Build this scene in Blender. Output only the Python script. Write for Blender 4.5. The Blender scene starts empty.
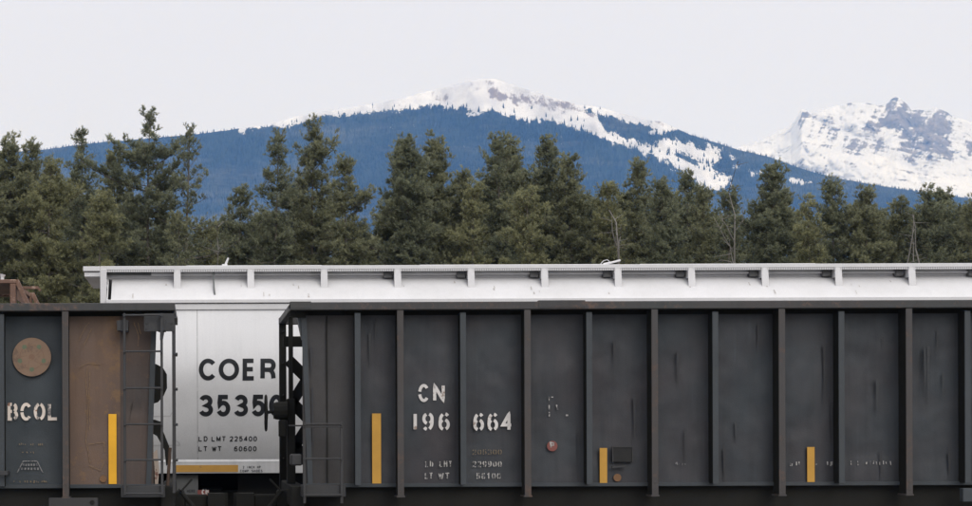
import bpy, math, random
import numpy as np
from mathutils import Matrix, Vector, noise as mnoise

SC = bpy.context.scene
COL = SC.collection
R = math.radians

# ------------------------------------------------------------------ camera
F, X0, YH, CZ, ROLL = 1794.0, 197.0, 430.0, 1.73, 0.0036      # focal length in photo pixels, vanishing point, eye height, slight roll
cam_data = bpy.data.cameras.new('camera')
cam_data.sensor_width = 36.0
cam_data.lens = F / 972.0 * 36.0
cam_data.shift_x = (486.0 - X0) / 972.0
cam_data.shift_y = (YH - 253.0) / 972.0
cam_data.clip_start = 0.5
cam_data.clip_end = 30000.0
cam = bpy.data.objects.new('camera', cam_data)
COL.objects.link(cam)
cam.matrix_world = Matrix.Translation((0, 0, CZ)) @ Matrix.Rotation(R(90), 4, 'X') @ Matrix.Rotation(-ROLL, 4, 'Z')
SC.camera = cam

# ------------------------------------------------------------------ sky: thick bright overcast over a clear-sky model
SUN_EL, SUN_AZ = R(32), R(158)
world = bpy.data.worlds.new('World')
SC.world = world
world.use_nodes = True
nt = world.node_tree
nt.nodes.clear()
out = nt.nodes.new('ShaderNodeOutputWorld')
sky = nt.nodes.new('ShaderNodeTexSky')
sky.sky_type = 'NISHITA'
sky.sun_disc = False
sky.sun_elevation = SUN_EL
sky.sun_rotation = SUN_AZ
sky.dust_density = 4.0
bg1 = nt.nodes.new('ShaderNodeBackground')
bg1.inputs['Strength'].default_value = 0.10
nt.links.new(sky.outputs['Color'], bg1.inputs['Color'])
tc = nt.nodes.new('ShaderNodeTexCoord')
sep = nt.nodes.new('ShaderNodeSeparateXYZ')
nt.links.new(tc.outputs['Generated'], sep.inputs[0])
ramp = nt.nodes.new('ShaderNodeValToRGB')              # cloud deck brightens towards the zenith
nt.links.new(sep.outputs['Z'], ramp.inputs['Fac'])
cr = ramp.color_ramp
cr.elements[0].position = 0.0
cr.elements[0].color = (0.58, 0.57, 0.62, 1)
cr.elements[1].position = 1.0
cr.elements[1].color = (1.75, 1.73, 1.80, 1)
e = cr.elements.new(0.10); e.color = (0.83, 0.825, 0.90, 1)
e = cr.elements.new(0.26); e.color = (0.865, 0.86, 0.93, 1)
cn = nt.nodes.new('ShaderNodeTexNoise')
cn.inputs['Scale'].default_value = 2.2
cn.inputs['Detail'].default_value = 5.0
nt.links.new(tc.outputs['Generated'], cn.inputs['Vector'])
cm = nt.nodes.new('ShaderNodeMapRange')
cm.inputs['To Min'].default_value = 0.97
cm.inputs['To Max'].default_value = 1.03
nt.links.new(cn.outputs['Fac'], cm.inputs['Value'])
mul = nt.nodes.new('ShaderNodeVectorMath'); mul.operation = 'SCALE'
nt.links.new(ramp.outputs['Color'], mul.inputs[0])
nt.links.new(cm.outputs['Result'], mul.inputs['Scale'])
bg2 = nt.nodes.new('ShaderNodeBackground')
nt.links.new(mul.outputs['Vector'], bg2.inputs['Color'])
mix = nt.nodes.new('ShaderNodeMixShader')
mix.inputs['Fac'].default_value = 0.95
nt.links.new(bg1.outputs[0], mix.inputs[1])
nt.links.new(bg2.outputs[0], mix.inputs[2])
nt.links.new(mix.outputs[0], out.inputs['Surface'])

# ------------------------------------------------------------------ sun behind the cloud
sd = bpy.data.lights.new('sun', 'SUN')
sd.energy = 1.5
sd.angle = R(40)
sd.color = (1.0, 0.97, 0.93)
so = bpy.data.objects.new('sun', sd)
COL.objects.link(so)
sdir = Vector((math.sin(SUN_AZ) * math.cos(SUN_EL), math.cos(SUN_AZ) * math.cos(SUN_EL), math.sin(SUN_EL)))
so.rotation_euler = sdir.to_track_quat('Z', 'Y').to_euler()
so.location = sdir * 60

SC.view_settings.view_transform = 'Standard'
SC.view_settings.look = 'None'
SC.view_settings.exposure = 0.0
SC.view_settings.gamma = 1.0
SC.view_settings.use_curve_mapping = False
SC.render.engine = 'CYCLES'
SC.cycles.use_denoising = True
try:
    SC.cycles.denoiser = 'OPENIMAGEDENOISE'
    SC.cycles.denoising_prefilter = 'ACCURATE'
except Exception:
    pass
SC.cycles.volume_bounces = 1
SC.cycles.max_bounces = 6
SC.cycles.diffuse_bounces = 4


def W(px, py, D):
    """the world point that stands D metres away in the direction of a photo pixel (used to take measurements)"""
    dx = px - X0
    return (dx * D / F, D, CZ + (YH - py - ROLL * dx) * D / F)


def WX(px, D):
    return (px - X0) * D / F


# ------------------------------------------------------------------ mesh builder
class MB:
    def __init__(self):
        self.v, self.f, self.m = [], [], []
        self.cur = 0

    def add(self, vs, fs):
        b = len(self.v)
        self.v += [tuple(p) for p in vs]
        self.f += [tuple(i + b for i in f) for f in fs]
        self.m += [self.cur] * len(fs)
        return self

    def box(self, x0, x1, y0, y1, z0, z1, c=0.0):
        """box with edges chamfered by c"""
        if x0 > x1: x0, x1 = x1, x0
        if y0 > y1: y0, y1 = y1, y0
        if z0 > z1: z0, z1 = z1, z0
        if c <= 0:
            vs = [(x, y, z) for x in (x0, x1) for y in (y0, y1) for z in (z0, z1)]
            fs = [(0, 1, 3, 2), (4, 6, 7, 5), (0, 4, 5, 1), (2, 3, 7, 6), (0, 2, 6, 4), (1, 5, 7, 3)]
            return self.add(vs, fs)
        c = min(c, (x1 - x0) * .45, (y1 - y0) * .45, (z1 - z0) * .45)
        lo, hi = (x0, y0, z0), (x1, y1, z1)
        idx, vs = {}, []
        for sx in (0, 1):
            for sy in (0, 1):
                for sz in (0, 1):
                    s = (sx, sy, sz)
                    for ax in range(3):
                        p = []
                        for a in range(3):
                            e = hi[a] if s[a] else lo[a]
                            if a != ax:
                                e += -c if s[a] else c
                            p.append(e)
                        idx[(s, ax)] = len(vs)
                        vs.append(tuple(p))
        fs = []
        cyc = lambda a, k, o: {0: [(k, 0, 0), (k, 1, 0), (k, 1, 1), (k, 0, 1)], 1: [(0, k, 0), (0, k, 1), (1, k, 1), (1, k, 0)], 2: [(0, 0, k), (1, 0, k), (1, 1, k), (0, 1, k)]}[a]
        for a in range(3):
            for k in (0, 1):
                q = [idx[(s, a)] for s in cyc(a, k, 0)]
                fs.append(tuple(q if k else q[::-1]))
        for a in range(3):
            b, d = [i for i in range(3) if i != a]
            for sb in (0, 1):
                for sd_ in (0, 1):
                    s0 = [0, 0, 0]; s1 = [0, 0, 0]
                    s0[a], s1[a] = 0, 1
                    s0[b] = s1[b] = sb
                    s0[d] = s1[d] = sd_
                    s0, s1 = tuple(s0), tuple(s1)
                    fs.append((idx[(s0, b)], idx[(s1, b)], idx[(s1, d)], idx[(s0, d)]))
        for sx in (0, 1):
            for sy in (0, 1):
                for sz in (0, 1):
                    s = (sx, sy, sz)
                    fs.append((idx[(s, 0)], idx[(s, 1)], idx[(s, 2)]))
        return self.add(vs, fs)

    def prism(self, poly, axis, a0, a1):
        """extrude a polygon along an axis; poly holds the two other coordinates in axis order"""
        def pt(p, a):
            if axis == 0: return (a, p[0], p[1])
            if axis == 1: return (p[0], a, p[1])
            return (p[0], p[1], a)
        n = len(poly)
        vs = [pt(p, a0) for p in poly] + [pt(p, a1) for p in poly]
        fs = [tuple(range(n))[::-1], tuple(range(n, 2 * n))]
        fs += [(i, (i + 1) % n, n + (i + 1) % n, n + i) for i in range(n)]
        return self.add(vs, fs)

    def tube(self, pts, r, n=8, caps=True):
        pts = [Vector(p) for p in pts]
        rr = r if isinstance(r, (list, tuple)) else [r] * len(pts)
        vs, fs = [], []
        for i, p in enumerate(pts):
            t = (pts[min(i + 1, len(pts) - 1)] - pts[max(i - 1, 0)])
            if t.length < 1e-9: t = Vector((0, 0, 1))
            t.normalize()
            up = Vector((0, 0, 1)) if abs(t.z) < 0.9 else Vector((1, 0, 0))
            a = t.cross(up).normalized()
            b = t.cross(a)
            for k in range(n):
                w = 2 * math.pi * k / n
                vs.append(p + (a * math.cos(w) + b * math.sin(w)) * rr[i])
        for i in range(len(pts) - 1):
            for k in range(n):
                k2 = (k + 1) % n
                fs.append((i * n + k, i * n + k2, (i + 1) * n + k2, (i + 1) * n + k))
        if caps:
            fs.append(tuple(range(n))[::-1])
            m = (len(pts) - 1) * n
            fs.append(tuple(range(m, m + n)))
        return self.add(vs, fs)

    def beam(self, p0, p1, w, h, side=(0, 1, 0)):
        """rectangular bar from p0 to p1; h is its size along side, w across"""
        p0, p1 = Vector(p0), Vector(p1)
        t = (p1 - p0).normalized()
        s = Vector(side)
        s = (s - t * s.dot(t)).normalized()
        u = t.cross(s)
        vs = []
        for p in (p0, p1):
            for a, b in ((-1, -1), (1, -1), (1, 1), (-1, 1)):
                vs.append(p + u * (a * w / 2) + s * (b * h / 2))
        fs = [(3, 2, 1, 0), (4, 5, 6, 7), (0, 1, 5, 4), (1, 2, 6, 5), (2, 3, 7, 6), (3, 0, 4, 7)]
        return self.add(vs, fs)

    def disc(self, c, r, n=28, axis=1, t=0.004):
        poly = [(r * math.cos(2 * math.pi * k / n), r * math.sin(2 * math.pi * k / n)) for k in range(n)]
        o = [i for i in range(3) if i != axis]
        poly = [(c[o[0]] + p[0], c[o[1]] + p[1]) for p in poly]
        return self.prism(poly, axis, c[axis], c[axis] + t)


def worldloc(o):
    v = Vector((0, 0, 0))
    while o is not None:
        v += Vector(o.location)
        o = o.parent
    return v


def obj(name, mb, mats, parent=None, smooth=False, loc=None):
    me = bpy.data.meshes.new(name)
    off = worldloc(parent) if parent else Vector(loc or (0, 0, 0))
    me.from_pydata([(p[0] - off.x, p[1] - off.y, p[2] - off.z) for p in mb.v], [], mb.f)
    if not isinstance(mats, (list, tuple)): mats = [mats]
    for m in mats: me.materials.append(m)
    if len(mats) > 1:
        me.polygons.foreach_set('material_index', mb.m)
    if smooth:
        me.polygons.foreach_set('use_smooth', [True] * len(me.polygons))
    me.update()
    o = bpy.data.objects.new(name, me)
    COL.objects.link(o)
    if parent: o.parent = parent
    elif loc: o.location = loc
    return o


def np_mesh(name, verts, faces, mats, loops=3):
    """fast mesh from arrays, all faces with the same number of corners"""
    me = bpy.data.meshes.new(name)
    nv, nf = len(verts), len(faces)
    me.vertices.add(nv)
    me.vertices.foreach_set('co', np.asarray(verts, dtype=np.float32).ravel())
    me.loops.add(nf * loops)
    me.loops.foreach_set('vertex_index', np.asarray(faces, dtype=np.int32).ravel())
    me.polygons.add(nf)
    me.polygons.foreach_set('loop_start', np.arange(0, nf * loops, loops, dtype=np.int32))
    me.polygons.foreach_set('loop_total', np.full(nf, loops, dtype=np.int32))
    me.update(calc_edges=True)
    for m in mats: me.materials.append(m)
    return me


def thing(name, label, cat, loc, group=None):
    o = bpy.data.objects.new(name, None)
    o.empty_display_size = 0.3
    o.location = loc
    COL.objects.link(o)
    o['label'] = label
    o['category'] = cat
    if group: o['group'] = group
    return o


def part_empty(name, parent):
    o = bpy.data.objects.new(name, None)
    COL.objects.link(o)
    o.parent = parent
    return o


# ------------------------------------------------------------------ materials
def new_mat(name):
    m = bpy.data.materials.new(name)
    m.use_nodes = True
    t = m.node_tree
    b = t.nodes['Principled BSDF']
    return m, t, b


def nnode(t, vec, scale, detail=4.0, rough=0.6, mapping=None):
    n = t.nodes.new('ShaderNodeTexNoise')
    n.inputs['Scale'].default_value = scale
    n.inputs['Detail'].default_value = detail
    n.inputs['Roughness'].default_value = rough
    if mapping:
        mp = t.nodes.new('ShaderNodeMapping')
        mp.inputs['Scale'].default_value = mapping
        t.links.new(vec, mp.inputs['Vector'])
        vec = mp.outputs['Vector']
    t.links.new(vec, n.inputs['Vector'])
    return n.outputs['Fac']


def mrange(t, val, a, b, c=0.0, d=1.0):
    n = t.nodes.new('ShaderNodeMapRange')
    n.inputs['From Min'].default_value = a
    n.inputs['From Max'].default_value = b
    n.inputs['To Min'].default_value = c
    n.inputs['To Max'].default_value = d
    t.links.new(val, n.inputs['Value'])
    return n.outputs['Result']


def mixc(t, fac, a, b):
    n = t.nodes.new('ShaderNodeMix')
    n.data_type = 'RGBA'
    if isinstance(fac, float): n.inputs['Factor'].default_value = fac
    else: t.links.new(fac, n.inputs['Factor'])
    for s, x in (('A', a), ('B', b)):
        i = [k for k in n.inputs if k.name == s and k.type == 'RGBA'][0]
        if isinstance(x, tuple): i.default_value = (x[0], x[1], x[2], 1)
        else: t.links.new(x, i)
    return [k for k in n.outputs if k.type == 'RGBA'][0]


def math_(t, op, a, b):
    n = t.nodes.new('ShaderNodeMath')
    n.operation = op
    for i, x in enumerate((a, b)):
        if isinstance(x, (int, float)): n.inputs[i].default_value = x
        else: t.links.new(x, n.inputs[i])
    return n.outputs[0]


def steel(name, base, tint=None, rust=(0.13, 0.07, 0.045), rust_amt=0.35, streak=0.5, rough=0.62, bump=0.25, dent=0.0, rscale=5.0, spec=0.3):
    """weathered painted steel: broad tone drift, run-off streaks, rust bloom, dents"""
    m, t, b = new_mat(name)
    tc = t.nodes.new('ShaderNodeTexCoord')
    vec = tc.outputs['Object']
    tint = tint or tuple(c * 0.7 for c in base)
    big = nnode(t, vec, 0.9, 5.0, 0.6)
    c = mixc(t, mrange(t, big, 0.35, 0.65), base, tint)
    st = nnode(t, vec, 1.0, 5.0, 0.65, (7.0, 7.0, 0.45))
    c2 = mixc(t, mrange(t, st, 0.48, 0.75, 0.0, streak), c, tuple(x * 0.6 for x in base))
    st2 = nnode(t, vec, 1.0, 4.0, 0.6, (16.0, 16.0, 0.9))
    c2 = mixc(t, mrange(t, st2, 0.62, 0.8, 0.0, streak * 0.55), c2, tuple(min(1, x * 1.5 + 0.01) for x in base))
    ru = nnode(t, vec, rscale, 8.0, 0.72)
    ru2 = nnode(t, vec, 0.8, 2.0, 0.5)
    th = math_(t, 'ADD', ru, math_(t, 'MULTIPLY', math_(t, 'SUBTRACT', ru2, 0.5), 0.5))
    k = 0.82 - rust_amt * 0.4
    c3 = mixc(t, mrange(t, th, k, k + 0.12, 0.0, 0.85), c2, rust)
    fine = nnode(t, vec, 60.0, 3.0, 0.7)
    c4 = mixc(t, mrange(t, fine, 0.3, 0.7, 0.0, 0.22), c3, tuple(x * 0.55 for x in base))
    t.links.new(c4, b.inputs['Base Color'])
    t.links.new(mrange(t, th, 0.4, 0.8, rough - 0.08, min(1, rough + 0.22)), b.inputs['Roughness'])
    b.inputs['Specular IOR Level'].default_value = spec
    bp = t.nodes.new('ShaderNodeBump')
    bp.inputs['Strength'].default_value = bump
    bp.inputs['Distance'].default_value = 0.01
    t.links.new(fine, bp.inputs['Height'])
    if dent > 0:
        dn = nnode(t, vec, 1.7, 2.0, 0.45, (1.0, 1.0, 0.8))
        bp2 = t.nodes.new('ShaderNodeBump')
        bp2.inputs['Strength'].default_value = 1.0
        bp2.inputs['Distance'].default_value = dent
        t.links.new(dn, bp2.inputs['Height'])
        t.links.new(bp.outputs['Normal'], bp2.inputs['Normal'])
        t.links.new(bp2.outputs['Normal'], b.inputs['Normal'])
    else:
        t.links.new(bp.outputs['Normal'], b.inputs['Normal'])
    return m


def paint(name, col, worn=None, amt=0.3, scale=14.0, rough=0.7, worn2=None):
    """lettering and stripe paint that has flaked away in patches"""
    m, t, b = new_mat(name)
    vec = t.nodes.new('ShaderNodeTexCoord').outputs['Object']
    c = mixc(t, mrange(t, nnode(t, vec, 3.0, 4.0), 0.3, 0.7), col, tuple(x * 0.82 for x in col))
    if worn:
        k = 0.72 - amt * 0.35
        w = nnode(t, vec, scale, 6.0, 0.65)
        c = mixc(t, mrange(t, w, k, k + 0.05), c, worn)
        if worn2:
            w2 = nnode(t, vec, scale * 0.6, 5.0, 0.6, (1.3, 1.0, 0.8))
            c = mixc(t, mrange(t, w2, 0.52, 0.6, 0.0, 0.9), c, worn2)
    t.links.new(c, b.inputs['Base Color'])
    b.inputs['Roughness'].default_value = rough
    b.inputs['Specular IOR Level'].default_value = 0.25
    return m


M = {}
M['dark_panel'] = steel('dark_panel_paint', (0.036, 0.043, 0.050), (0.043, 0.040, 0.044), rust_amt=0.25, streak=0.55, dent=0.08)
M['dark_panel_left'] = steel('blue_grey_panel_paint', (0.038, 0.049, 0.057), (0.036, 0.042, 0.047), rust_amt=0.1, streak=0.4, dent=0.03)
M['brown_panel'] = steel('rust_brown_panel', (0.150, 0.096, 0.066), (0.100, 0.074, 0.063), (0.185, 0.115, 0.062), 0.65, 0.5, dent=0.03)
M['brown_dark'] = steel('dark_brown_panel', (0.088, 0.062, 0.050), (0.058, 0.050, 0.047), (0.15, 0.095, 0.06), 0.4, 0.6, dent=0.03)
M['end_panel'] = steel('dusty_end_panel', (0.043, 0.043, 0.045), (0.040, 0.037, 0.036), rust_amt=0.15, streak=0.35, dent=0.03)
M['post'] = steel('dark_post_paint', (0.054, 0.052, 0.053), (0.056, 0.049, 0.045), (0.10, 0.066, 0.052), 0.65, 0.5, rscale=7.0)
M['slim_post'] = steel('grey_post_paint', (0.046, 0.054, 0.061), (0.042, 0.048, 0.053), rust_amt=0.1, streak=0.3)
M['chord'] = steel('top_chord_paint', (0.044, 0.048, 0.049), (0.052, 0.045, 0.045), (0.13, 0.085, 0.066), 0.72, 0.5, rscale=8.0)
M['under'] = steel('underframe_and_shade_black', (0.020, 0.0198, 0.0175), (0.017, 0.0168, 0.015), (0.035, 0.027, 0.022), 0.3, 0.2, rough=0.85, spec=0.1)  # underframe black; also the painted shade on post webs and below the chord
M['iron'] = steel('ladder_iron', (0.040, 0.042, 0.045), (0.035, 0.034, 0.034), (0.065, 0.045, 0.037), 0.4, 0.3)
M['white_car'] = steel('white_hopper_paint', (0.80, 0.805, 0.815), (0.75, 0.758, 0.77), (0.42, 0.40, 0.38), 0.05, 0.18, rough=0.45, bump=0.05, rscale=3.0, spec=0.4)
M['white_roof'] = steel('white_roof_paint', (0.64, 0.64, 0.65), (0.58, 0.58, 0.585), (0.36, 0.33, 0.30), 0.12, 0.16, rough=0.5, bump=0.05, rscale=6.0)
M['white_sill'] = steel('dirty_white_sill', (0.52, 0.525, 0.53), (0.44, 0.445, 0.45), (0.30, 0.27, 0.25), 0.2, 0.5, rough=0.6, bump=0.05)
M['grey_car'] = steel('grey_running_gear', (0.13, 0.14, 0.14), (0.10, 0.10, 0.10), (0.15, 0.11, 0.09), 0.3, 0.5)
M['clamp'] = steel('clamp_grey', (0.13, 0.13, 0.13), (0.09, 0.09, 0.09), rust_amt=0.3)
M['brown_car'] = steel('brown_car_paint', (0.20, 0.115, 0.078), (0.12, 0.072, 0.055), (0.40, 0.29, 0.23), 0.55, 0.5, rscale=8.0)
M['yellow'] = paint('yellow_reflector', (0.80, 0.42, 0.03), (0.50, 0.27, 0.05), 0.15, 9.0, 0.5)
M['amber'] = paint('aged_amber_reflector', (0.50, 0.275, 0.05), (0.28, 0.16, 0.05), 0.15, 9.0, 0.55)
M['ochre'] = paint('ochre_reflector', (0.44, 0.245, 0.055), (0.30, 0.17, 0.06), 0.3, 9.0, 0.6)
M['black_letter'] = paint('black_lettering', (0.028, 0.03, 0.034), (0.10, 0.10, 0.10), 0.05, 10.0, 0.6)
M['white_letter'] = paint('worn_white_stencil', (0.62, 0.60, 0.585), (0.27, 0.215, 0.18), 0.42, 11.0, 0.8)
M['faded_letter'] = paint('faded_white_stencil', (0.40, 0.39, 0.375), (0.085, 0.083, 0.085), 0.62, 24.0, 0.85)
M['ghost_letter'] = paint('ghost_lettering', (0.20, 0.20, 0.20), (0.075, 0.075, 0.08), 0.62, 30.0, 0.85)
M['tan_letter'] = paint('tan_ghost_lettering', (0.17, 0.135, 0.09), (0.08, 0.078, 0.075), 0.5, 26.0, 0.85)
M['rusty_letter'] = paint('rust_stained_white_letter', (0.70, 0.62, 0.55), (0.30, 0.16, 0.10), 0.42, 11.0, 0.8, worn2=(0.075, 0.08, 0.09))
M['emblem'] = paint('tan_emblem', (0.205, 0.14, 0.098), (0.15, 0.105, 0.078), 0.5, 6.0, 0.8)
M['emblem_line'] = paint('emblem_line', (0.18, 0.115, 0.08), (0.25, 0.165, 0.105), 0.4, 16.0, 0.8)
M['emblem_green'] = paint('emblem_green', (0.12, 0.145, 0.095), (0.20, 0.15, 0.10), 0.35, 16.0, 0.8)
M['red_dot'] = paint('red_mark', (0.20, 0.075, 0.065), (0.08, 0.05, 0.048), 0.3, 20.0, 0.8)
M['orange_dot'] = paint('orange_mark', (0.17, 0.095, 0.05), (0.10, 0.065, 0.045), 0.3, 20.0, 0.8)
M['placard'] = steel('placard_black', (0.012, 0.012, 0.012), (0.010, 0.010, 0.010), rust_amt=0.05, streak=0.1)
M['chalk'] = paint('faded_chalk', (0.22, 0.15, 0.09), (0.14, 0.095, 0.068), 0.6, 18.0, 0.9)
M['red_white'] = paint('pale_weathered_paint', (0.50, 0.42, 0.36), (0.20, 0.10, 0.08), 0.5, 10.0, 0.8)

# ------------------------------------------------------------------ stroke lettering
def arc(cx, cy, rx, ry, a0, a1, n=14):
    return [(cx + rx * math.cos(R(a0 + (a1 - a0) * i / n)), cy + ry * math.sin(R(a0 + (a1 - a0) * i / n))) for i in range(n + 1)]


def glyph(ch):
    """centre lines in a unit box"""
    g = {
        'C': [arc(.5, .5, .5, .5, 40, 320, 26)],
        'O': [arc(.5, .5, .5, .5, 90, 450, 32)],
        '0': [arc(.5, .5, .46, .5, 90, 450, 32)],
        'E': [[(.95, 1), (.06, 1), (.06, 0), (.98, 0)], [(.06, .52), (.88, .52)]],
        'F': [[(.95, 1), (.06, 1), (.06, 0)], [(.06, .52), (.85, .52)]],
        'R': [[(.06, 0), (.06, 1), (.6, 1)] + arc(.62, .745, .32, .255, 90, -90, 12) + [(.06, .49)], [(.6, .49), (.78, .42), (.9, .25), (.95, 0)]],
        'P': [[(.06, 0), (.06, 1), (.6, 1)] + arc(.62, .73, .32, .27, 90, -90, 12) + [(.06, .46)]],
        'B': [[(.06, .52), (.06, 1), (.55, 1)] + arc(.57, .76, .3, .24, 90, -90, 10) + [(.06, .52)], [(.06, .52), (.06, 0), (.55, 0)] + arc(.57, .26, .37, .26, -90, 90, 10)],
        'D': [[(.06, 0), (.06, 1), (.45, 1)] + arc(.45, .5, .5, .5, 90, -90, 18) + [(.06, 0)]],
        'L': [[(.08, 1), (.08, 0), (.95, 0)]],
        'T': [[(0, 1), (1, 1)], [(.5, 1), (.5, 0)]],
        'M': [[(0, 0), (0, 1), (.5, .1), (1, 1), (1, 0)]],
        'N': [[(.03, 0), (.03, 1), (.97, 0), (.97, 1)]],
        'W': [[(-.05, 1), (.25, 0), (.5, .85), (.75, 0), (1.05, 1)]],
        'I': [[(.5, 0), (.5, 1)]],
        'H': [[(.04, 0), (.04, 1)], [(.96, 0), (.96, 1)], [(.04, .52), (.96, .52)]],
        'S': [arc(.5, .75, .44, .25, 35, 270, 14) + arc(.5, .25, .46, .25, 90, -145, 14)[1:]],
        '1': [[(.2, .74), (.55, 1), (.55, 0)]],
        'i': [[(.5, 0), (.5, 1)]],
        '2': [arc(.5, .72, .45, .28, 170, -25, 14) + [(.06, 0), (.97, 0)]],
        '3': [arc(.48, .755, .42, .245, 160, -90, 14) + arc(.48, .26, .47, .26, 90, -160, 16)[1:]],
        '4': [[(.74, 0), (.74, 1), (.02, .3), (1.0, .3)]],
        '5': [[(.9, 1), (.18, 1), (.1, .5)] + arc(.47, .33, .46, .33, 135, -155, 18)],
        '6': [arc(.5, .31, .45, .31, 100, 460, 26), arc(.56, .5, .51, .5, 48, 180, 12) + [(.05, .32)]],
        '9': [arc(.5, .69, .45, .31, 280, 640, 26), arc(.44, .5, .51, .5, 228, 360, 12) + [(.95, .68)]],
    }
    return g.get(ch, [])


def ribbon(pts, t):
    """flat strip of width t along 2-D points with mitred corners"""
    P = [Vector(p) for p in pts]
    closed = (P[0] - P[-1]).length < 1e-6
    if closed: P = P[:-1]
    n = len(P)
    L, Rr = [], []
    for i in range(n):
        a = P[i] - P[i - 1] if (i > 0 or closed) else P[1] - P[0]
        b = P[(i + 1) % n] - P[i] if (i < n - 1 or closed) else P[-1] - P[-2]
        a, b = a.normalized(), b.normalized()
        na, nb = Vector((-a.y, a.x)), Vector((-b.y, b.x))
        m = na + nb
        m = m.normalized() if m.length > 1e-6 else na
        k = min(1.9, 1 / max(0.25, m.dot(na)))
        L.append(P[i] + m * (t / 2 * k)); Rr.append(P[i] - m * (t / 2 * k))
    q = []
    for i in range(n if closed else n - 1):
        j = (i + 1) % n
        q.append((Rr[i], Rr[j], L[j], L[i]))
    return q


def resample(pts, step):
    o = [Vector(pts[0])]
    for a, b in zip(pts[:-1], pts[1:]):
        a, b = Vector(a), Vector(b)
        n = max(1, int((b - a).length / step))
        o += [a.lerp(b, (i + 1) / n) for i in range(n)]
    return o


def lettering(mb, text, x, z, h, pitch, cw, t, depth, gap=None, thick=0.002):
    """text in the XZ plane from the lower-left corner (x, z): glyph height h, cell pitch, glyph width cw, stroke t; depth(z) gives Y"""
    for ch in text:
        if ch != ' ':
            w = cw * (0.16 if ch in 'iI' else 1.0)
            ox = x + (cw - w) / 2
            for line in glyph(ch):
                pts = [(ox + t / 2 + p[0] * (w - t), z + t / 2 + p[1] * (h - t)) for p in line]
                if ch in 'iI': pts = [(x + cw / 2, p[1]) for p in pts]
                runs = [resample(pts, h * .12)]
                if gap:
                    rs = resample(pts, h * 0.035)
                    runs, cur = [], []
                    for p in rs:
                        inside = False
                        if gap[0] == 'x' and ch not in '14iILNT': inside = abs(p.x - (x + cw / 2)) < gap[1]
                        if gap[0] == 'y' or ch == 'C': inside = abs(p.y - (z + h / 2)) < gap[1]
                        if inside:
                            if len(cur) > 1: runs.append(cur)
                            cur = []
                        else: cur.append(p)
                    if len(cur) > 1: runs.append(cur)
                for r_ in runs:
                    for q in ribbon(r_, t):
                        b = len(mb.v)
                        lift = thick + .00022 * (len(mb.f) % 11)      # strokes overlap at their joints: keep them off one plane
                        mb.add([(p.x, depth(p.y) - lift, p.y) for p in q], [(0, 1, 2, 3)])
        x += pitch
    return mb


# ------------------------------------------------------------------ ground and tracks
def ground():
    m, t, b = new_mat('gravel_ground')
    vec = t.nodes.new('ShaderNodeTexCoord').outputs['Object']
    c = mixc(t, mrange(t, nnode(t, vec, 0.25, 6.0), 0.4, 0.6), (0.20, 0.195, 0.18), (0.13, 0.125, 0.11))
    c = mixc(t, mrange(t, nnode(t, vec, 18.0, 4.0), 0.4, 0.7), c, (0.26, 0.25, 0.235))
    t.links.new(c, b.inputs['Base Color'])
    b.inputs['Roughness'].default_value = 0.95
    bp = t.nodes.new('ShaderNodeBump'); bp.inputs['Strength'].default_value = 0.6
    t.links.new(nnode(t, vec, 25.0, 4.0), bp.inputs['Height'])
    t.links.new(bp.outputs['Normal'], b.inputs['Normal'])
    mb = MB().add([(-6000, -300, -0.62), (6000, -300, -0.62), (6000, 8000, -0.62), (-6000, 8000, -0.62)], [(0, 1, 2, 3)])
    o = obj('ground', mb, m)
    o['kind'] = 'structure'
    m2, t, b = new_mat('forest_floor')
    vec = t.nodes.new('ShaderNodeTexCoord').outputs['Object']
    c = mixc(t, mrange(t, nnode(t, vec, 0.6, 6.0), 0.4, 0.6), (0.05, 0.05, 0.03), (0.09, 0.075, 0.05))
    t.links.new(c, b.inputs['Base Color'])
    b.inputs['Roughness'].default_value = 1.0
    n, pts = 40, []
    for i in range(n + 1):
        x = -80 + 190 * i / n
        pts.append((x, 41 + 1.2 * mnoise.noise(Vector((x * .2, 0, 0))), -0.6))
    for i in range(n, -1, -1):
        x = -80 + 190 * i / n
        pts.append((x, 96 + 2 * mnoise.noise(Vector((x * .2, 9, 0))), -0.6))
    mb = MB().add(pts, [(i, i + 1, 2 * n - i, 2 * n + 1 - i) for i in range(n)])
    o = obj('forest_floor', mb, m2)
    o['kind'] = 'structure'


def track(yc, name):
    mb = MB()
    mb.prism([(yc - 2.6, -0.61), (yc - 1.5, -0.2), (yc + 1.5, -0.2), (yc + 2.6, -0.61)], 0, -40, 40)
    m, t, b = new_mat('ballast_stone')
    vec = t.nodes.new('ShaderNodeTexCoord').outputs['Object']
    c = mixc(t, mrange(t, nnode(t, vec, 14.0, 4.0), 0.35, 0.65), (0.10, 0.092, 0.085), (0.19, 0.18, 0.17))
    t.links.new(c, b.inputs['Base Color'])
    b.inputs['Roughness'].default_value = 0.95
    o = obj(name + '_ballast', mb, m)
    o['kind'] = 'structure'
    mb = MB()
    for s in (-0.76, 0.76):
        mb.prism([(yc + s - .07, -.17), (yc + s + .07, -.17), (yc + s + .02, -.13), (yc + s + .03, 0), (yc + s - .03, 0), (yc + s - .02, -.13)], 0, -40, 40)
    for k in range(-65, 66):
        mb.box(k * .6 - .11, k * .6 + .11, yc - 1.3, yc + 1.3, -.30, -.172)
    o = obj(name, mb, M['under'])
    o['kind'] = 'structure'


ground()
YG, YW = 24.75, 31.65          # track centre lines
track(YG, 'near_railway_track')
track(YW, 'far_railway_track')

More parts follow.
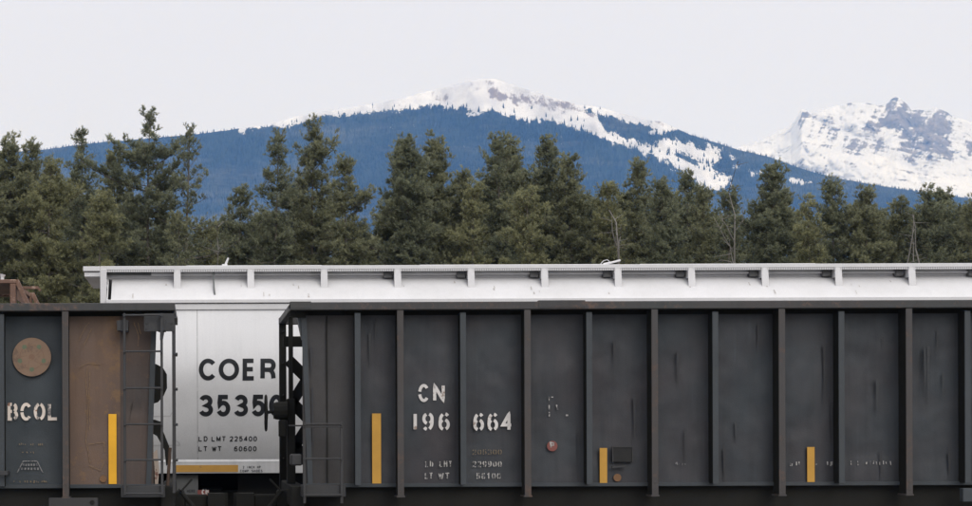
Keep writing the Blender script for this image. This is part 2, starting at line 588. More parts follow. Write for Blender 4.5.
# ------------------------------------------------------------------ mountains
RIDGE = [(-420, 215), (-250, 188), (-100, 166), (0, 154), (50, 149), (90, 143.5), (150, 138.5), (200, 134), (270, 124.5), (300, 115.5), (340, 109), (380, 103), (400, 99), (420, 93.5), (450, 86.5), (470, 80.5), (482, 78.5), (496, 79), (510, 83.5), (530, 90), (560, 99.5), (582, 105.5), (600, 107), (622, 113), (640, 118.5), (655, 121), (662, 121.5), (672, 126), (690, 134), (715, 142), (740, 150), (770, 157), (800, 168), (830, 176.5), (870, 184), (905, 189.5), (972, 199), (1050, 212), (1200, 235), (1420, 262)]
RIDGE2 = [(600, 190), (680, 165), (720, 152), (743, 147), (756, 142), (776, 133), (792, 125.5), (797, 118.5), (803, 109), (808, 111.5), (812, 113.5), (820, 110), (833, 106.5), (845, 104.5), (858, 102.5), (872, 103.5), (880, 106), (887, 104.5), (892, 99.5), (897, 96.5), (902, 98.5), (908, 104), (913, 111), (920, 109.5), (928, 110.5), (936, 108), (948, 112), (956, 117), (972, 122.5), (1010, 128), (1060, 122), (1130, 140), (1250, 170)]


def interp(tab, xs):
    return np.interp(xs, [p[0] for p in tab], [p[1] for p in tab])


def poly_sdf(px, py, poly):
    """signed distance to a polygon, negative inside"""
    px, py = np.asarray(px, float), np.asarray(py, float)
    d = np.full(px.shape, 1e9)
    inside = np.zeros(px.shape, bool)
    n = len(poly)
    for i in range(n):
        ax, ay = poly[i]; bx, by = poly[(i + 1) % n]
        ex, ey = bx - ax, by - ay
        wx, wy = px - ax, py - ay
        tt = np.clip((wx * ex + wy * ey) / (ex * ex + ey * ey + 1e-9), 0, 1)
        d = np.minimum(d, np.hypot(wx - ex * tt, wy - ey * tt))
        c = ((ay > py) != (by > py)) & (px < (bx - ax) * (py - ay) / (by - ay + 1e-12) + ax)
        inside ^= c
    return np.where(inside, -d, d)


SNOW = [  # (outline, softness in the same units, strength)
    ([(240, 131), (280, 128), (300, 123), (323, 118), (350, 115.5), (375, 111.5), (401, 110.5), (430, 105.5), (453, 108), (470, 110), (482, 113), (493, 111), (511, 116), (533, 121.5), (542, 120.5), (561, 124.5), (583, 130), (606, 140), (631, 148.5), (653, 153), (666, 160), (660, 149), (655, 147), (628, 138.5), (609, 131.5), (600, 121), (594, 115), (588, 111), (570, 98), (540, 80), (490, 60), (400, 80), (300, 100), (255, 112)], 2.5, 1.0),
    ([(565, 95), (600, 100), (660, 112), (680, 128), (672, 129), (666, 134.5), (651, 134.5), (648, 131), (658, 129), (650, 128), (635, 123.5), (620, 119.5), (600, 113.5), (585, 108.5)], 2.0, 1.0),
    ([(465, 113.5), (480, 112.5), (488, 115), (485, 117), (468, 116)], 1.2, 1.0),
    ([(657, 139), (668, 137.5), (690, 144), (708, 146), (722, 149), (723, 158), (716, 163), (700, 161), (680, 155), (660, 149)], 3.0, 0.95),
    ([(640, 150), (660, 150), (690, 160), (712, 164), (718, 172), (733, 175), (731, 186), (716, 191), (705, 190), (690, 179), (672, 165), (655, 158)], 3.0, 0.9),
    ([(730, 153), (742, 154), (741, 159), (731, 160)], 2.0, 0.75), ([(733, 164), (743, 165), (741, 169), (734, 169)], 2.0, 0.75),
    ([(750, 171), (764, 171), (765, 177), (752, 178)], 2.0, 0.8), ([(787, 179), (800, 178), (813, 183), (810, 186), (790, 184)], 2.0, 0.8),
    ([(458, 134), (465, 132), (465, 138), (459, 138)], 2.0, 0.6), ([(414, 124), (418, 124), (418, 127), (414, 127)], 1.5, 0.5),
    ([(348, 129), (353, 128), (353, 132), (349, 132)], 1.5, 0.6), ([(328, 229), (337, 226), (343, 229), (336, 233)], 1.5, 0.8), ([(250, 231), (256, 230), (256, 237), (251, 237)], 1.5, 0.7), ([(455, 153), (459, 152), (459, 156)], 1.5, 0.5),
]
ROCK1 = [([(486, 80), (496, 80), (494, 85), (487, 85)], 2, .95), ([(472, 84), (490, 86), (510, 95), (540, 100), (560, 108), (550, 108), (520, 104), (490, 95)], 4, .95), ([(540, 97), (562, 101), (580, 110), (560, 110)], 4, .9), ([(420, 96), (440, 94), (450, 100), (430, 102)], 5, .7), ([(655, 120), (668, 122), (674, 128), (660, 127)], 2.5, .7), ([(575, 104), (600, 116), (590, 116)], 2, .9)]
ROCK2 = [
    ([(866, 131), (872, 124), (880, 115), (886, 109), (892, 102), (897, 97), (907, 102), (913, 110), (920, 108), (930, 112), (944, 112), (953, 120), (956, 126), (951, 140), (951, 158), (940, 160), (925, 156), (908, 153), (903, 147), (915, 138), (905, 136), (888, 133)], 6, .95),
    ([(842, 150), (850, 141), (868, 140), (885, 142), (900, 146), (893, 151), (870, 153), (850, 152)], 4, .85),
    ([(797, 120), (801, 112), (804, 109), (813, 113), (814, 117), (806, 120), (799, 123)], 3, .7),
    ([(965, 138), (980, 142), (985, 156), (970, 154)], 4, .8), ([(897, 150), (910, 150), (925, 165), (940, 178), (920, 176), (900, 165)], 6, .55),
    ([(792, 118), (830, 104), (850, 112), (852, 150), (825, 152), (800, 135)], 10, .42), ([(850, 104), (868, 107), (862, 122), (850, 120)], 6, .5),
    ([(1000, 125), (1080, 130), (1090, 170), (1010, 160)], 10, .7), ([(776, 160), (840, 160), (960, 185), (900, 190)], 10, .28), ([(880, 140), (900, 138), (905, 148), (890, 150)], 5, .5),
]


SOFT = 2.2


def soft_union(px, py, shapes, jitter=0.0):
    v = np.zeros(np.shape(px))
    for poly, soft, k in shapes:
        soft = soft * SOFT
        s = poly_sdf(px, py, poly)
        v = np.maximum(v, k * np.clip(0.5 - s / (2 * soft), 0, 1))
    return v


def fbm_grid(us, vs, scale_u, scale_v, octs=5, seed=0.0, ridged=False):
    o = np.zeros((len(vs), len(us)))
    for j, v in enumerate(vs):
        for i, u in enumerate(us):
            p = Vector((u * scale_u, v * scale_v, seed))
            a, f, s = 1.0, 1.0, 0.0
            for _ in range(octs):
                n = mnoise.noise(p * f)
                s += a * ((1 - 2 * abs(n)) if ridged else n)
                a *= 0.5; f *= 2.03
            o[j, i] = s
    return o


def mountain(name, tab, px0, px1, step, ybase, rows, d0, d1, relief, mat, attrs, label=None):
    us = np.arange(px0, px1 + step, step)
    ridge = interp(tab, us)
    rough = fbm_grid(us, [0], 0.09, 1, 4, 3.3 if d1 > 5000 else 1.3)[0]
    ridge = ridge + rough * (1.1 if d1 > 5000 else 0.5)
    ts = np.linspace(0, 1, rows)
    nz = fbm_grid(us, ts, 1 / 70.0, 2.6, 6, 5.0 if d1 > 5000 else 2.0, True)
    PX = np.tile(us, (rows, 1))
    PY = ybase + (ridge[None, :] - ybase) * ts[:, None]
    D = d0 + (d1 - d0) * ts[:, None] ** 0.92 + relief * nz * (4 * ts * (1.15 - ts))[:, None]
    X = (PX - X0) * D / F
    Z = CZ + (YH - PY - ROLL * (PX - X0)) * D / F
    # the far side falls away behind the ridge
    Xb = [X[-1] * (1 + k * .08) for k in (1, 2, 3)]
    Yb = [D[-1] * (1 + k * .08) for k in (1, 2, 3)]
    Zb = [Z[-1] * q for q in (.85, .55, 0.0)]
    V = np.stack([np.vstack([X, *[b[None] for b in Xb]]), np.vstack([D, *[b[None] for b in Yb]]), np.vstack([Z, *[b[None] for b in Zb]])], -1)
    Rn, Cn = V.shape[:2]
    V[0, :, 2] = -3.0
    idx = np.arange(Rn * Cn).reshape(Rn, Cn)
    faces = np.stack([idx[:-1, :-1], idx[:-1, 1:], idx[1:, 1:], idx[1:, :-1]], -1).reshape(-1, 4)
    me = np_mesh(name, V.reshape(-1, 3), faces, [mat], 4)
    me.polygons.foreach_set('use_smooth', [True] * len(me.polygons))
    for an, shapes in attrs.items():
        a = me.attributes.new(an, 'FLOAT', 'POINT')
        val = soft_union(PX, PY, shapes)
        if d1 > 5000: val = rock_mask(PX, PY, val)
        val = np.vstack([val, np.tile(val[-1], (3, 1))])
        a.data.foreach_set('value', val.astype(np.float32).ravel())
    o = bpy.data.objects.new(name, me)
    COL.objects.link(o)
    o['kind'] = 'structure'
    return o, us, ts, PX, PY, D


def rock_mask(PX, PY, val):
    """rock shows in ledges (dipping to the right) and ribs between the snow gullies"""
    out_ = np.zeros(val.shape)
    for j in range(val.shape[0]):
        for i in range(val.shape[1]):
            x, y = PX[j, i], PY[j, i]
            led = mnoise.noise(Vector((x * .05, (y - .22 * x) * .30, 1.0))) + .6 * mnoise.noise(Vector((x * .13, (y - .15 * x) * .62, 4.0)))
            rib = mnoise.noise(Vector(((x + .45 * y) * .16, y * .045, 7.0))) + .6 * mnoise.noise(Vector(((x + .35 * y) * .38, y * .10, 2.0)))
            spk = mnoise.noise(Vector((x * .62, y * .62, 9.0)))
            out_[j, i] = val[j, i] + .42 * led + .38 * rib + .30 * spk
    return out_


def mountain_materials():
    m, t, b = new_mat('forested_mountain')
    vec = t.nodes.new('ShaderNodeTexCoord').outputs['Object']
    at = t.nodes.new('ShaderNodeAttribute'); at.attribute_name = 'snow'
    ar = t.nodes.new('ShaderNodeAttribute'); ar.attribute_name = 'rock'
    big = nnode(t, vec, 0.0022, 6.0, 0.6)
    forest = mixc(t, mrange(t, big, 0.38, 0.62), (0.008, 0.014, 0.020), (0.034, 0.046, 0.046))
    n1 = nnode(t, vec, 0.028, 7.0, 0.78)
    n2 = nnode(t, vec, 0.05, 3.0, 0.6, (1.0, 0.4, 0.35))
    s = math_(t, 'ADD', at.outputs['Fac'], math_(t, 'MULTIPLY', math_(t, 'SUBTRACT', math_(t, 'ADD', math_(t, 'MULTIPLY', n1, .6), math_(t, 'MULTIPLY', n2, .4)), .5), 3.2))
    sn = mrange(t, s, 0.44, 0.54)
    r_ = math_(t, 'ADD', ar.outputs['Fac'], math_(t, 'MULTIPLY', math_(t, 'SUBTRACT', nnode(t, vec, 0.022, 8.0, 0.75, (1.6, 1.0, .8)), .5), 2.6))
    snow = mixc(t, mrange(t, nnode(t, vec, 0.012, 8.0, 0.7), 0.36, 0.66), (0.68, 0.675, 0.68), (0.46, 0.465, 0.50))
    snow = mixc(t, mrange(t, r_, 0.42, 0.62, 0.0, 0.9), snow, (0.20, 0.165, 0.165))
    c = mixc(t, sn, forest, snow)
    t.links.new(c, b.inputs['Base Color'])
    b.inputs['Roughness'].default_value = 0.95
    b.inputs['Specular IOR Level'].default_value = 0.05
    m2, t, b = new_mat('snowy_rock_mountain')
    vec = t.nodes.new('ShaderNodeTexCoord').outputs['Object']
    ar = t.nodes.new('ShaderNodeAttribute'); ar.attribute_name = 'rock'
    n1 = nnode(t, vec, 0.020, 9.0, 0.8)
    n2 = nnode(t, vec, 0.035, 8.0, 0.8, (1.0, 1.0, 0.7))
    n3 = nnode(t, vec, 0.010, 8.0, 0.75, (0.7, 0.7, 4.5))
    mixn = math_(t, 'ADD', math_(t, 'MULTIPLY', n1, .35), math_(t, 'ADD', math_(t, 'MULTIPLY', n2, .35), math_(t, 'MULTIPLY', n3, .30)))
    s = math_(t, 'ADD', ar.outputs['Fac'], math_(t, 'MULTIPLY', math_(t, 'SUBTRACT', mixn, .5), 1.2))
    rk = mrange(t, s, 0.37, 0.62, 0.0, 0.94)
    rock = mixc(t, mrange(t, nnode(t, vec, 0.02, 8.0, 0.7), 0.35, 0.65), (0.06, 0.056, 0.055), (0.24, 0.205, 0.18))
    snow = mixc(t, mrange(t, nnode(t, vec, 0.006, 7.0, .7), 0.35, 0.7), (0.66, 0.655, 0.65), (0.52, 0.525, 0.545))
    t.links.new(mixc(t, rk, snow, rock), b.inputs['Base Color'])
    b.inputs['Roughness'].default_value = 0.9
    b.inputs['Specular IOR Level'].default_value = 0.1
    bp = t.nodes.new('ShaderNodeBump'); bp.inputs['Strength'].default_value = 0.35; bp.inputs['Distance'].default_value = 12.0
    t.links.new(n1, bp.inputs['Height'])
    t.links.new(bp.outputs['Normal'], b.inputs['Normal'])
    return m, m2


MF, MS = mountain_materials()
hill, us1, ts1, PX1, PY1, D1 = mountain('forested_mountain', RIDGE, -420, 1420, 2.5, 432, 150, 3500, 4500, 45, MF, {'snow': SNOW, 'rock': ROCK1})
peak, us2, ts2, PX2, PY2, D2 = mountain('snowy_mountain', RIDGE2, 690, 1110, 1.0, 240, 150, 4950, 6300, 80, MS, {'rock': ROCK2})


def mountain_forest():
    """the spruce forest that covers the near mountain: reads as one mass, far too many to count"""
    rng = np.random.default_rng(11)
    n = 60000
    px = rng.uniform(-60, 1040, n)
    rid = np.interp(px, us1, PY1[-1])
    lim = 262.0
    py = rid + (lim - rid) * rng.uniform(0, 1, n)
    sn = soft_union(px, py, SNOW)
    # trees thin out over the snowfields, in vertical strings of survivors
    str_ = np.array([mnoise.noise(Vector((a * .22, b * .07, 4))) for a, b in zip(px, py)])
    keep = rng.uniform(0, 1, n) > np.clip(sn * 1.9 - .35 - str_ * .9, 0, .93) ** 0.3
    high = (px > 380) & (px < 585) & (py < np.interp(px, [380, 480, 585], [105, 104, 112]))
    keep &= ~high
    px, py = px[keep], py[keep]
    # depth on the mesh
    t = (py - 432) / (np.interp(px, us1, PY1[-1]) - 432)
    ci = np.clip((px - us1[0]) / (us1[1] - us1[0]), 0, len(us1) - 1.001)
    ri = np.clip(t * (len(ts1) - 1), 0, len(ts1) - 1.001)
    c0, r0 = ci.astype(int), ri.astype(int)
    fc, fr = ci - c0, ri - r0
    D = D1[r0, c0] * (1 - fr) * (1 - fc) + D1[r0 + 1, c0] * fr * (1 - fc) + D1[r0, c0 + 1] * (1 - fr) * fc + D1[r0 + 1, c0 + 1] * fr * fc
    X = (px - X0) * D / F
    Z = CZ + (YH - py - ROLL * (px - X0)) * D / F
    h = rng.uniform(7, 15, len(px)) * np.where(py < np.interp(px, us1, PY1[-1]) + 10, .62, 1)
    r_ = h * rng.uniform(.16, .26, len(px))
    k = 5
    ang = rng.uniform(0, 6.28, len(px))
    V = np.zeros((len(px), k + 1, 3))
    for i in range(k):
        V[:, i, 0] = X + r_ * np.cos(ang + 6.2832 * i / k)
        V[:, i, 1] = D + r_ * np.sin(ang + 6.2832 * i / k)
        V[:, i, 2] = Z - 2.0
    V[:, k, 0] = X + rng.normal(0, .3, len(px)); V[:, k, 1] = D; V[:, k, 2] = Z + h
    base = (np.arange(len(px)) * (k + 1))[:, None, None]
    tri = np.array([[i, (i + 1) % k, k] for i in range(k)])[None]
    m, t_, b = new_mat('distant_spruce')
    g = t_.nodes.new('ShaderNodeNewGeometry')
    vec = t_.nodes.new('ShaderNodeTexCoord').outputs['Object']
    c = mixc(t_, g.outputs['Random Per Island'], (0.008, 0.016, 0.022), (0.040, 0.056, 0.052))
    c = mixc(t_, mrange(t_, nnode(t_, vec, 0.004, 5.0, .65, (1.0, .5, 2.2)), 0.42, 0.60, 0, .85), c, (0.006, 0.010, 0.014))
    c = mixc(t_, mrange(t_, nnode(t_, vec, 0.0026, 6.0, .7, (.6, .6, 3.0)), 0.50, 0.66, 0, .85), c, (0.125, 0.130, 0.115))
    t_.links.new(c, b.inputs['Base Color'])
    b.inputs['Roughness'].default_value = 1.0
    b.inputs['Specular IOR Level'].default_value = 0.0
    me = np_mesh('spruce_forest', V.reshape(-1, 3), (base + tri).reshape(-1, 3), [m])
    o = bpy.data.objects.new('spruce_forest', me)
    COL.objects.link(o)
    o['kind'] = 'stuff'
    o['label'] = 'dark spruce forest covering the slopes of the near mountain'


mountain_forest()

# ------------------------------------------------------------------ haze
def haze():
    m = bpy.data.materials.new('haze_air')
    m.use_nodes = True
    t = m.node_tree
    t.nodes.clear()
    o = t.nodes.new('ShaderNodeOutputMaterial')
    v = t.nodes.new('ShaderNodeVolumePrincipled')
    v.inputs['Color'].default_value = (0.185, 0.42, 0.95, 1)
    v.inputs['Absorption Color'].default_value = (1, 1, 1, 1)
    v.inputs['Density'].default_value = 1.0e-4
    v.inputs['Anisotropy'].default_value = 0.0
    t.links.new(v.outputs[0], o.inputs['Volume'])
    mb = MB().box(-6500, 6500, -400, 8300, -4.2, 1320)
    h = obj('haze', mb, m)
    h['kind'] = 'stuff'
    h.display_type = 'WIRE'


haze()

# ------------------------------------------------------------------ rail cars
YS = 23.27                      # side sheet plane of the near cars
YF = 23.0                      # face of the heavy posts and the top chord
K = 78.0                       # photo pixels per metre at YF
def ZF(y): return CZ + (YH - y) / K          # height of a (levelled) pixel row on the near cars
Z_TOP, Z_CH = 3.362, 3.262
Z_SH0, Z_SH1 = ZF(486.3), ZF(314.6)
Z_POST0 = ZF(496.5)
WID = 3.1


def wheelset(mb, x, yc, r=0.46):
    for s in (-1, 1):
        y = yc + s * 0.76
        pts = [(x, y - .07 * s * -1, r), ]
        mb.tube([(x, y - .065, r), (x, y + .065, r)], r, 28)
        mb.tube([(x, y - .085 * s, r), (x, y - .06 * s, r)], r + .025, 28)
    mb.tube([(x, yc - 1.05, r), (x, yc + 1.05, r)], 0.075, 10)
    return mb


def truck(parent, x, yc, mat):
    t = part_empty('truck', parent)
    for dx in (-.86, .86):
        obj('wheelset', wheelset(MB(), x + dx, yc), mat, t, smooth=False)
    for s in (-1, 1):
        y = yc + s * 1.0
        mb = MB()
        mb.prism([(x - 1.15, .60), (x - 1.15, .36), (x - .62, .36), (x - .42, .2), (x + .42, .2), (x + .62, .36), (x + 1.15, .36), (x + 1.15, .60), (x + .45, .70), (x - .45, .70)], 1, y - .08, y + .08)
        for k in range(3):
            mb.tube([(x - .2 + k * .2, y - s * .0, .22), (x - .2 + k * .2, y, .56)], .07, 10)
        for dx in (-.86, .86):
            mb.tube([(x + dx, y - .12, .46), (x + dx, y + .12, .46)], .1, 12)
        obj('side_frame', mb, mat, t)
    mb = MB().box(x - .2, x + .2, yc - 1.1, yc + 1.1, .45, .74, .02)
    obj('bolster', mb, mat, t)
    return t


def bolted(mb, pts, r=0.014, y=0.0, d=0.02):
    for x, z in pts:
        mb.tube([(x, y, z), (x, y - d, z)], r, 6)
    return mb


def sheet_panel(x0, x1, z0, z1, seed, amp=0.012, y=YS):
    """a side sheet with the gentle oil-canning and dents of an old car"""
    mb = MB()
    nx, nz = max(3, int((x1 - x0) / .09)), 26
    vs = []
    for j in range(nz + 1):
        for i in range(nx + 1):
            u, v = i / nx, j / nz
            x, z = x0 + (x1 - x0) * u, z0 + (z1 - z0) * v
            e = min(1, 8 * u * (1 - u)) * min(1, 8 * v * (1 - v))
            d = mnoise.noise(Vector((x * .9, z * .7, seed))) + .55 * mnoise.noise(Vector((x * 2.3, z * 1.6, seed + 5)))
            ridge = max(0, .16 - abs(mnoise.noise(Vector((x * 1.1, z * 1.1, seed + 9))))) * 3.0
            vs.append((x, y - max(-.05, min(.010, amp * e * (d - ridge * 1.2 - .15))), z))
    fs = [(j * (nx + 1) + i, j * (nx + 1) + i + 1, (j + 1) * (nx + 1) + i + 1, (j + 1) * (nx + 1) + i) for j in range(nz) for i in range(nx)]
    return mb.add(vs, fs)


def thick_post(x, w=.083, s=1):
    """heavy hat-section side post: face, web and foot; slightly deeper at the foot"""
    mb = MB()
    mb.box(x - w / 2, x + w / 2, YF, YF + .014, Z_POST0, Z_CH - .003, .003)
    mb.cur = 1  # web coloured near-black as painted shade beside the post
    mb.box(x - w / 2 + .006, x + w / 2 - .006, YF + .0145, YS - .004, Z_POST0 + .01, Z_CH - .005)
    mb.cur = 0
    mb.box(x - w / 2 - .012, x + w / 2 + .012, YF - .004, YS, Z_POST0 - .022, Z_POST0 - .001, .003)
    bolted(mb, [(x, Z_POST0 + .06), (x, Z_POST0 + .16)], .011, YF, .008)
    return mb


def slim_post(x, w=.077):
    mb = MB()
    mb.box(x - w / 2, x + w / 2, YF + .045, YF + .06, Z_SH0 + .004, Z_CH - .035, .004)
    mb.cur = 1  # slim post web blackened too, shade put into its colour
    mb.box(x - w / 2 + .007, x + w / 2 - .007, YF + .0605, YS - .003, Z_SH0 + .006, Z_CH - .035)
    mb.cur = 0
    return mb


def near_car(root, xe, sg, length, posts, slims, panel_mats, chord_patch, tall_ladder, joints=()):
    """an outside-post open hopper. xe = chord end nearest the gap, sg = +1 when the car runs to +X; u is measured inward from xe"""
    def ux(u): return xe + sg * u
    eu = .17 if sg > 0 else .29          # where the side sheet starts behind the corner
    gu = 0.0 if sg > 0 else .085
    x_far = ux(length)
    # top chords (near, far side, two ends)
    mb = MB()
    mb.box(ux(0), x_far, YF - .012, YF + .10, Z_CH, Z_TOP, .008)
    mb.box(ux(0.002), x_far, YF + .1005, YS + .03, Z_CH + .03, Z_TOP - .012)
    obj('top_chord', mb, M['chord'], root)
    obj('chord_shade_strip', MB().box(ux(.2), ux(length - .2), YS + .05, YS + .07, Z_SH1 - .05, Z_CH + .029), M['under'], root)  # recessed black strip standing in for the shade below the chord
    for u0, u1, h in chord_patch:
        obj('chord_patch', MB().box(ux(u0), ux(u1), YF - .018, YF + .09, Z_CH + .02, Z_TOP + h, .003), M['chord'], root)
    obj('top_chord', MB().box(ux(0), x_far, YF + WID, YF + WID + .11, Z_CH, Z_TOP, .008), M['chord'], root)
    for u in (0.0, length - .1):
        obj('end_chord', MB().box(ux(u + .002), ux(u + .1), YF + .102, YF + WID - .002, Z_CH + .002, Z_TOP - .004, .008), M['chord'], root)
    # side sheets, bay by bay
    edges = sorted([ux(eu)] + posts + slims + list(joints) + [ux(length - .17)])
    for i, (a, b) in enumerate(zip(edges[:-1], edges[1:])):
        mid = (a + b) / 2
        mt = panel_mats(mid)
        obj('side_sheet', sheet_panel(a + .001, b - .001, Z_SH0, Z_SH1, i * 3.1 + sg, .034), mt, root, smooth=True)
    obj('side_sheet', MB().box(ux(.40), ux(length - .40), YF + WID - .1, YF + WID - .09, Z_SH0, Z_SH1), M['dark_panel'], root)
    # bottom flange along the sheets, then the recessed side sill under it
    obj('bottom_flange', MB().box(ux(.2), ux(length - .2), YS - .035, YS + .05, Z_SH0 - .028, Z_SH0 + .022, .006), M['slim_post'], root)
    obj('side_sill', MB().box(ux(.1), ux(length - .1), YS + .09, YS + .22, .70, Z_SH0 - .03), M['under'], root)
    for x in posts:
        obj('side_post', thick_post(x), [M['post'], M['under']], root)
    for x in slims:
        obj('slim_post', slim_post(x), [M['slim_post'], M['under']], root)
    # far side posts
    for x in posts:
        obj('side_post', MB().box(x - .05, x + .05, YF + WID - .088, YF + WID + .1, Z_SH0 - .1, Z_CH - .004), M['post'], root)
    # end walls slope inward towards the bottom of the hopper
    yc0, yc1 = YS + .012, YF + WID - .11
    for ub, us_ in ((.34, 1), (length - .34, -1)):
        mb = MB()
        top, bot = ub, ub + us_ * .42
        mb.add([(ux(top), yc0, Z_SH1), (ux(top), yc1, Z_SH1), (ux(bot), yc1, Z_SH0), (ux(bot), yc0, Z_SH0)], [(0, 1, 2, 3)])
        mb.add([(ux(top) + .012 * sg * us_, yc0, Z_SH1), (ux(top) + .012 * sg * us_, yc1, Z_SH1), (ux(bot) + .012 * sg * us_, yc1, Z_SH0), (ux(bot) + .012 * sg * us_, yc0, Z_SH0)], [(3, 2, 1, 0)])
        obj('end_sheet', mb, M['end_panel'], root)
    # leaning gusset that closes the side sheet edge
    mb = MB().prism([(ux(.155 + gu), Z_SH1 - .02), (ux(.225 + gu), Z_SH1 - .02), (ux(.30 + gu), Z_SH0 + .02), (ux(.235 + gu), Z_SH0 + .02)], 1, YS - .03, YS - .016)
    obj('end_gusset', MB().prism([(ux(.10), Z_CH - .02), (ux(.2), Z_CH - .02), (ux(.2), Z_CH - .36), (ux(.17), Z_CH - .36)], 1, YS - .01, YS + .25), M['slim_post'], root)
    obj('corner_gusset', mb, M['slim_post'], root)
    obj('corner_plate', MB().box(ux(.02), ux(.215), YS - .06, YS - .045, Z_CH - .085, Z_CH + .0285), M['under'], root)
    # zigzag braces of the end frame, seen in profile
    yz = 24.45
    zz = [(-.02, 2.93, .30, 2.93, .14), (.05, 2.68, .31, 2.42, .15), (.31, 2.44, .10, 2.10, .14), (.08, 2.12, .33, 1.86, .15), (.30, 1.76, .13, 1.50, .14), (.12, 1.54, .35, 1.22, .15)]
    for u0, z0, u1, z1, w in (zz if sg > 0 else []):
        mb = MB().beam((ux(u0), yz, z0), (ux(u1), yz, z1), w, .10)
        obj('end_brace', mb, M['under'], root)
    mb = MB()
    mb.box(ux(.045), ux(.105), 24.26, 24.34, .95, Z_CH - .01, .005)
    if sg > 0:
        obj('end_post', mb, M['under'], root)
        obj('brake_cylinder', MB().box(ux(.02), ux(.13), 24.2, 24.5, 1.0, 2.15, .01), M['under'], root)
    else:
        q = lambda pts: [(WX(x, 24.4), CZ + (YH - y) * 24.4 / F) for x, y in pts]
        obj('end_brace', MB().prism(q([(152, 362), (158.5, 365), (163.5, 368), (167, 374), (167.2, 388), (163.5, 396), (158, 402), (152, 404)]), 1, 24.38, 24.46), M['under'], root)
        obj('end_brace', MB().prism(q([(150, 419), (155, 419.5), (162, 422), (163, 431), (169, 446), (169.5, 462), (166, 466), (164.5, 450), (157, 436), (152, 433)]), 1, 24.38, 24.46), M['under'], root)
        obj('end_brace', MB().prism(q([(143, 452), (151, 452), (154, 462), (155, 490), (143, 490)]), 1, 24.38, 24.46), M['under'], root)
    # far corner ladder
    if sg > 0:
        lad = part_empty('ladder', root)
        obj('stile', MB().box(ux(0.0), ux(.10), YF + WID - .1, YF + WID + .05, .8, 3.34, .006), M['under'], lad)
    for k in range(6 if sg > 0 else 0):
        z = .86 + k * .457
        obj('rung', MB().tube([(ux(.05), YF + WID - .101, z), (ux(.05), YF + WID - .5, z)], .013, 6), M['under'], lad)
    # far-end ladder on this side (outside the picture) is the same as here
    for base in (0.0, length - .83):
        lad = part_empty('ladder', root)
        zt = ZF(313.5) if tall_ladder else ZF(422.5)
        zb = ZF(494.5) if tall_ladder else ZF(503.5)
        y0 = YF - .10
        for u in (.155, .63):
            mb = MB().box(ux(base + u), ux(base + u + .034), y0, y0 + .012, zb, zt, .003)
            mb.box(ux(base + u + .001), ux(base + u + .009), y0 + .0125, y0 + .045, zb, zt - .01)
            obj('stile', mb, M['iron'], lad)
        ys = [315.5, 351.5, 388, 424, 459.5, 493] if tall_ladder else [424.5, 459, 495]
        for k, yy in enumerate(ys):
            z = ZF(yy)
            mb = MB()
            mb.tube([(ux(base + .165), y0 - .018, z), (ux(base + .655), y0 - .018, z)], .0125, 8)
            for u in (.172, .647):
                mb.tube([(ux(base + u), y0 - .034, z), (ux(base + u), y0 + .0, z)], .019, 6)
            if not tall_ladder and k == 0:
                mb.box(ux(base + .155), ux(base + .664), y0 - .012, y0 + .01, z - .045, z - .018, .003)
            obj('rung', mb, M['iron'], lad)
        for u, w in ((.12, .1), (.60, .09)):
            if tall_ladder:
                obj('standoff', MB().box(ux(base + u), ux(base + u + w), y0 + .046, YS - .02, ZF(331), ZF(320), .004), M['iron'], lad)
        mb = MB()
        mb.box(ux(base + .14), ux(base + .70), y0 + .046, YS - .036, ZF(497), ZF(485.5), .004)
        obj('ladder_bracket', mb, M['iron'], lad)
    # floor, hopper chutes, centre sill and running gear in the dark below
    yc = YG
    obj('center_sill', MB().box(ux(-.1), ux(length + .1), yc - .2, yc + .2, .56, .90, .02), M['under'], root)
    for uc in np.arange(2.9, length - 2.2, 2.55):
        mb = MB()
        a = [(ux(uc - 1.2), YS + .23, 1.02), (ux(uc + 1.2), YS + .23, 1.02), (ux(uc + 1.2), YF + WID - .25, 1.02), (ux(uc - 1.2), YF + WID - .25, 1.02)]
        b_ = [(ux(uc - .45), yc - .75, .30), (ux(uc + .45), yc - .75, .30), (ux(uc + .45), yc + .75, .30), (ux(uc - .45), yc + .75, .30)]
        mb.add(a + b_, [(0, 1, 5, 4), (1, 2, 6, 5), (2, 3, 7, 6), (3, 0, 4, 7), (4, 5, 6, 7)])
        obj('hopper_chute', mb, M['under'], root)
    obj('floor_plate', MB().box(ux(.6), ux(length - .6), YS + .01, YF + WID - .11, 1.03, 1.06), M['under'], root)
    for u in (0.02, length - .2):
        obj('end_sill', MB().box(ux(u), ux(u + .18), YS - .02, YF + WID - .05, .72, 1.0, .012), M['under'], root)
    for u in (1.55, length - 1.55):
        truck(root, ux(u), yc, M['under'])
    # coupler
    mb = MB().box(ux(-.1), ux(-.42), yc - .1, yc + .1, .66, .84, .02)
    mb.prism([(ux(-.42), yc - .18), (ux(-.42), yc + .13), (ux(-.62), yc + .16), (ux(-.70), yc + .05), (ux(-.58), yc - .02), (ux(-.66), yc - .16)], 2, .62, .86)
    mb.tube([(ux(-.05), yc - .45, .9), (ux(-.3), yc - .5, .6), (ux(-.55), yc - .3, .5), (ux(-.72), yc - .1, .55)], .03, 8)
    mb.tube([(ux(-.04), YF + .1, .96), (ux(-.06), yc - .3, .9), (ux(-.2), yc - .1, 1.05)], .014, 6)
    obj('coupler', mb, M['under'], root)


def sheetdepth(z): return YS - .018

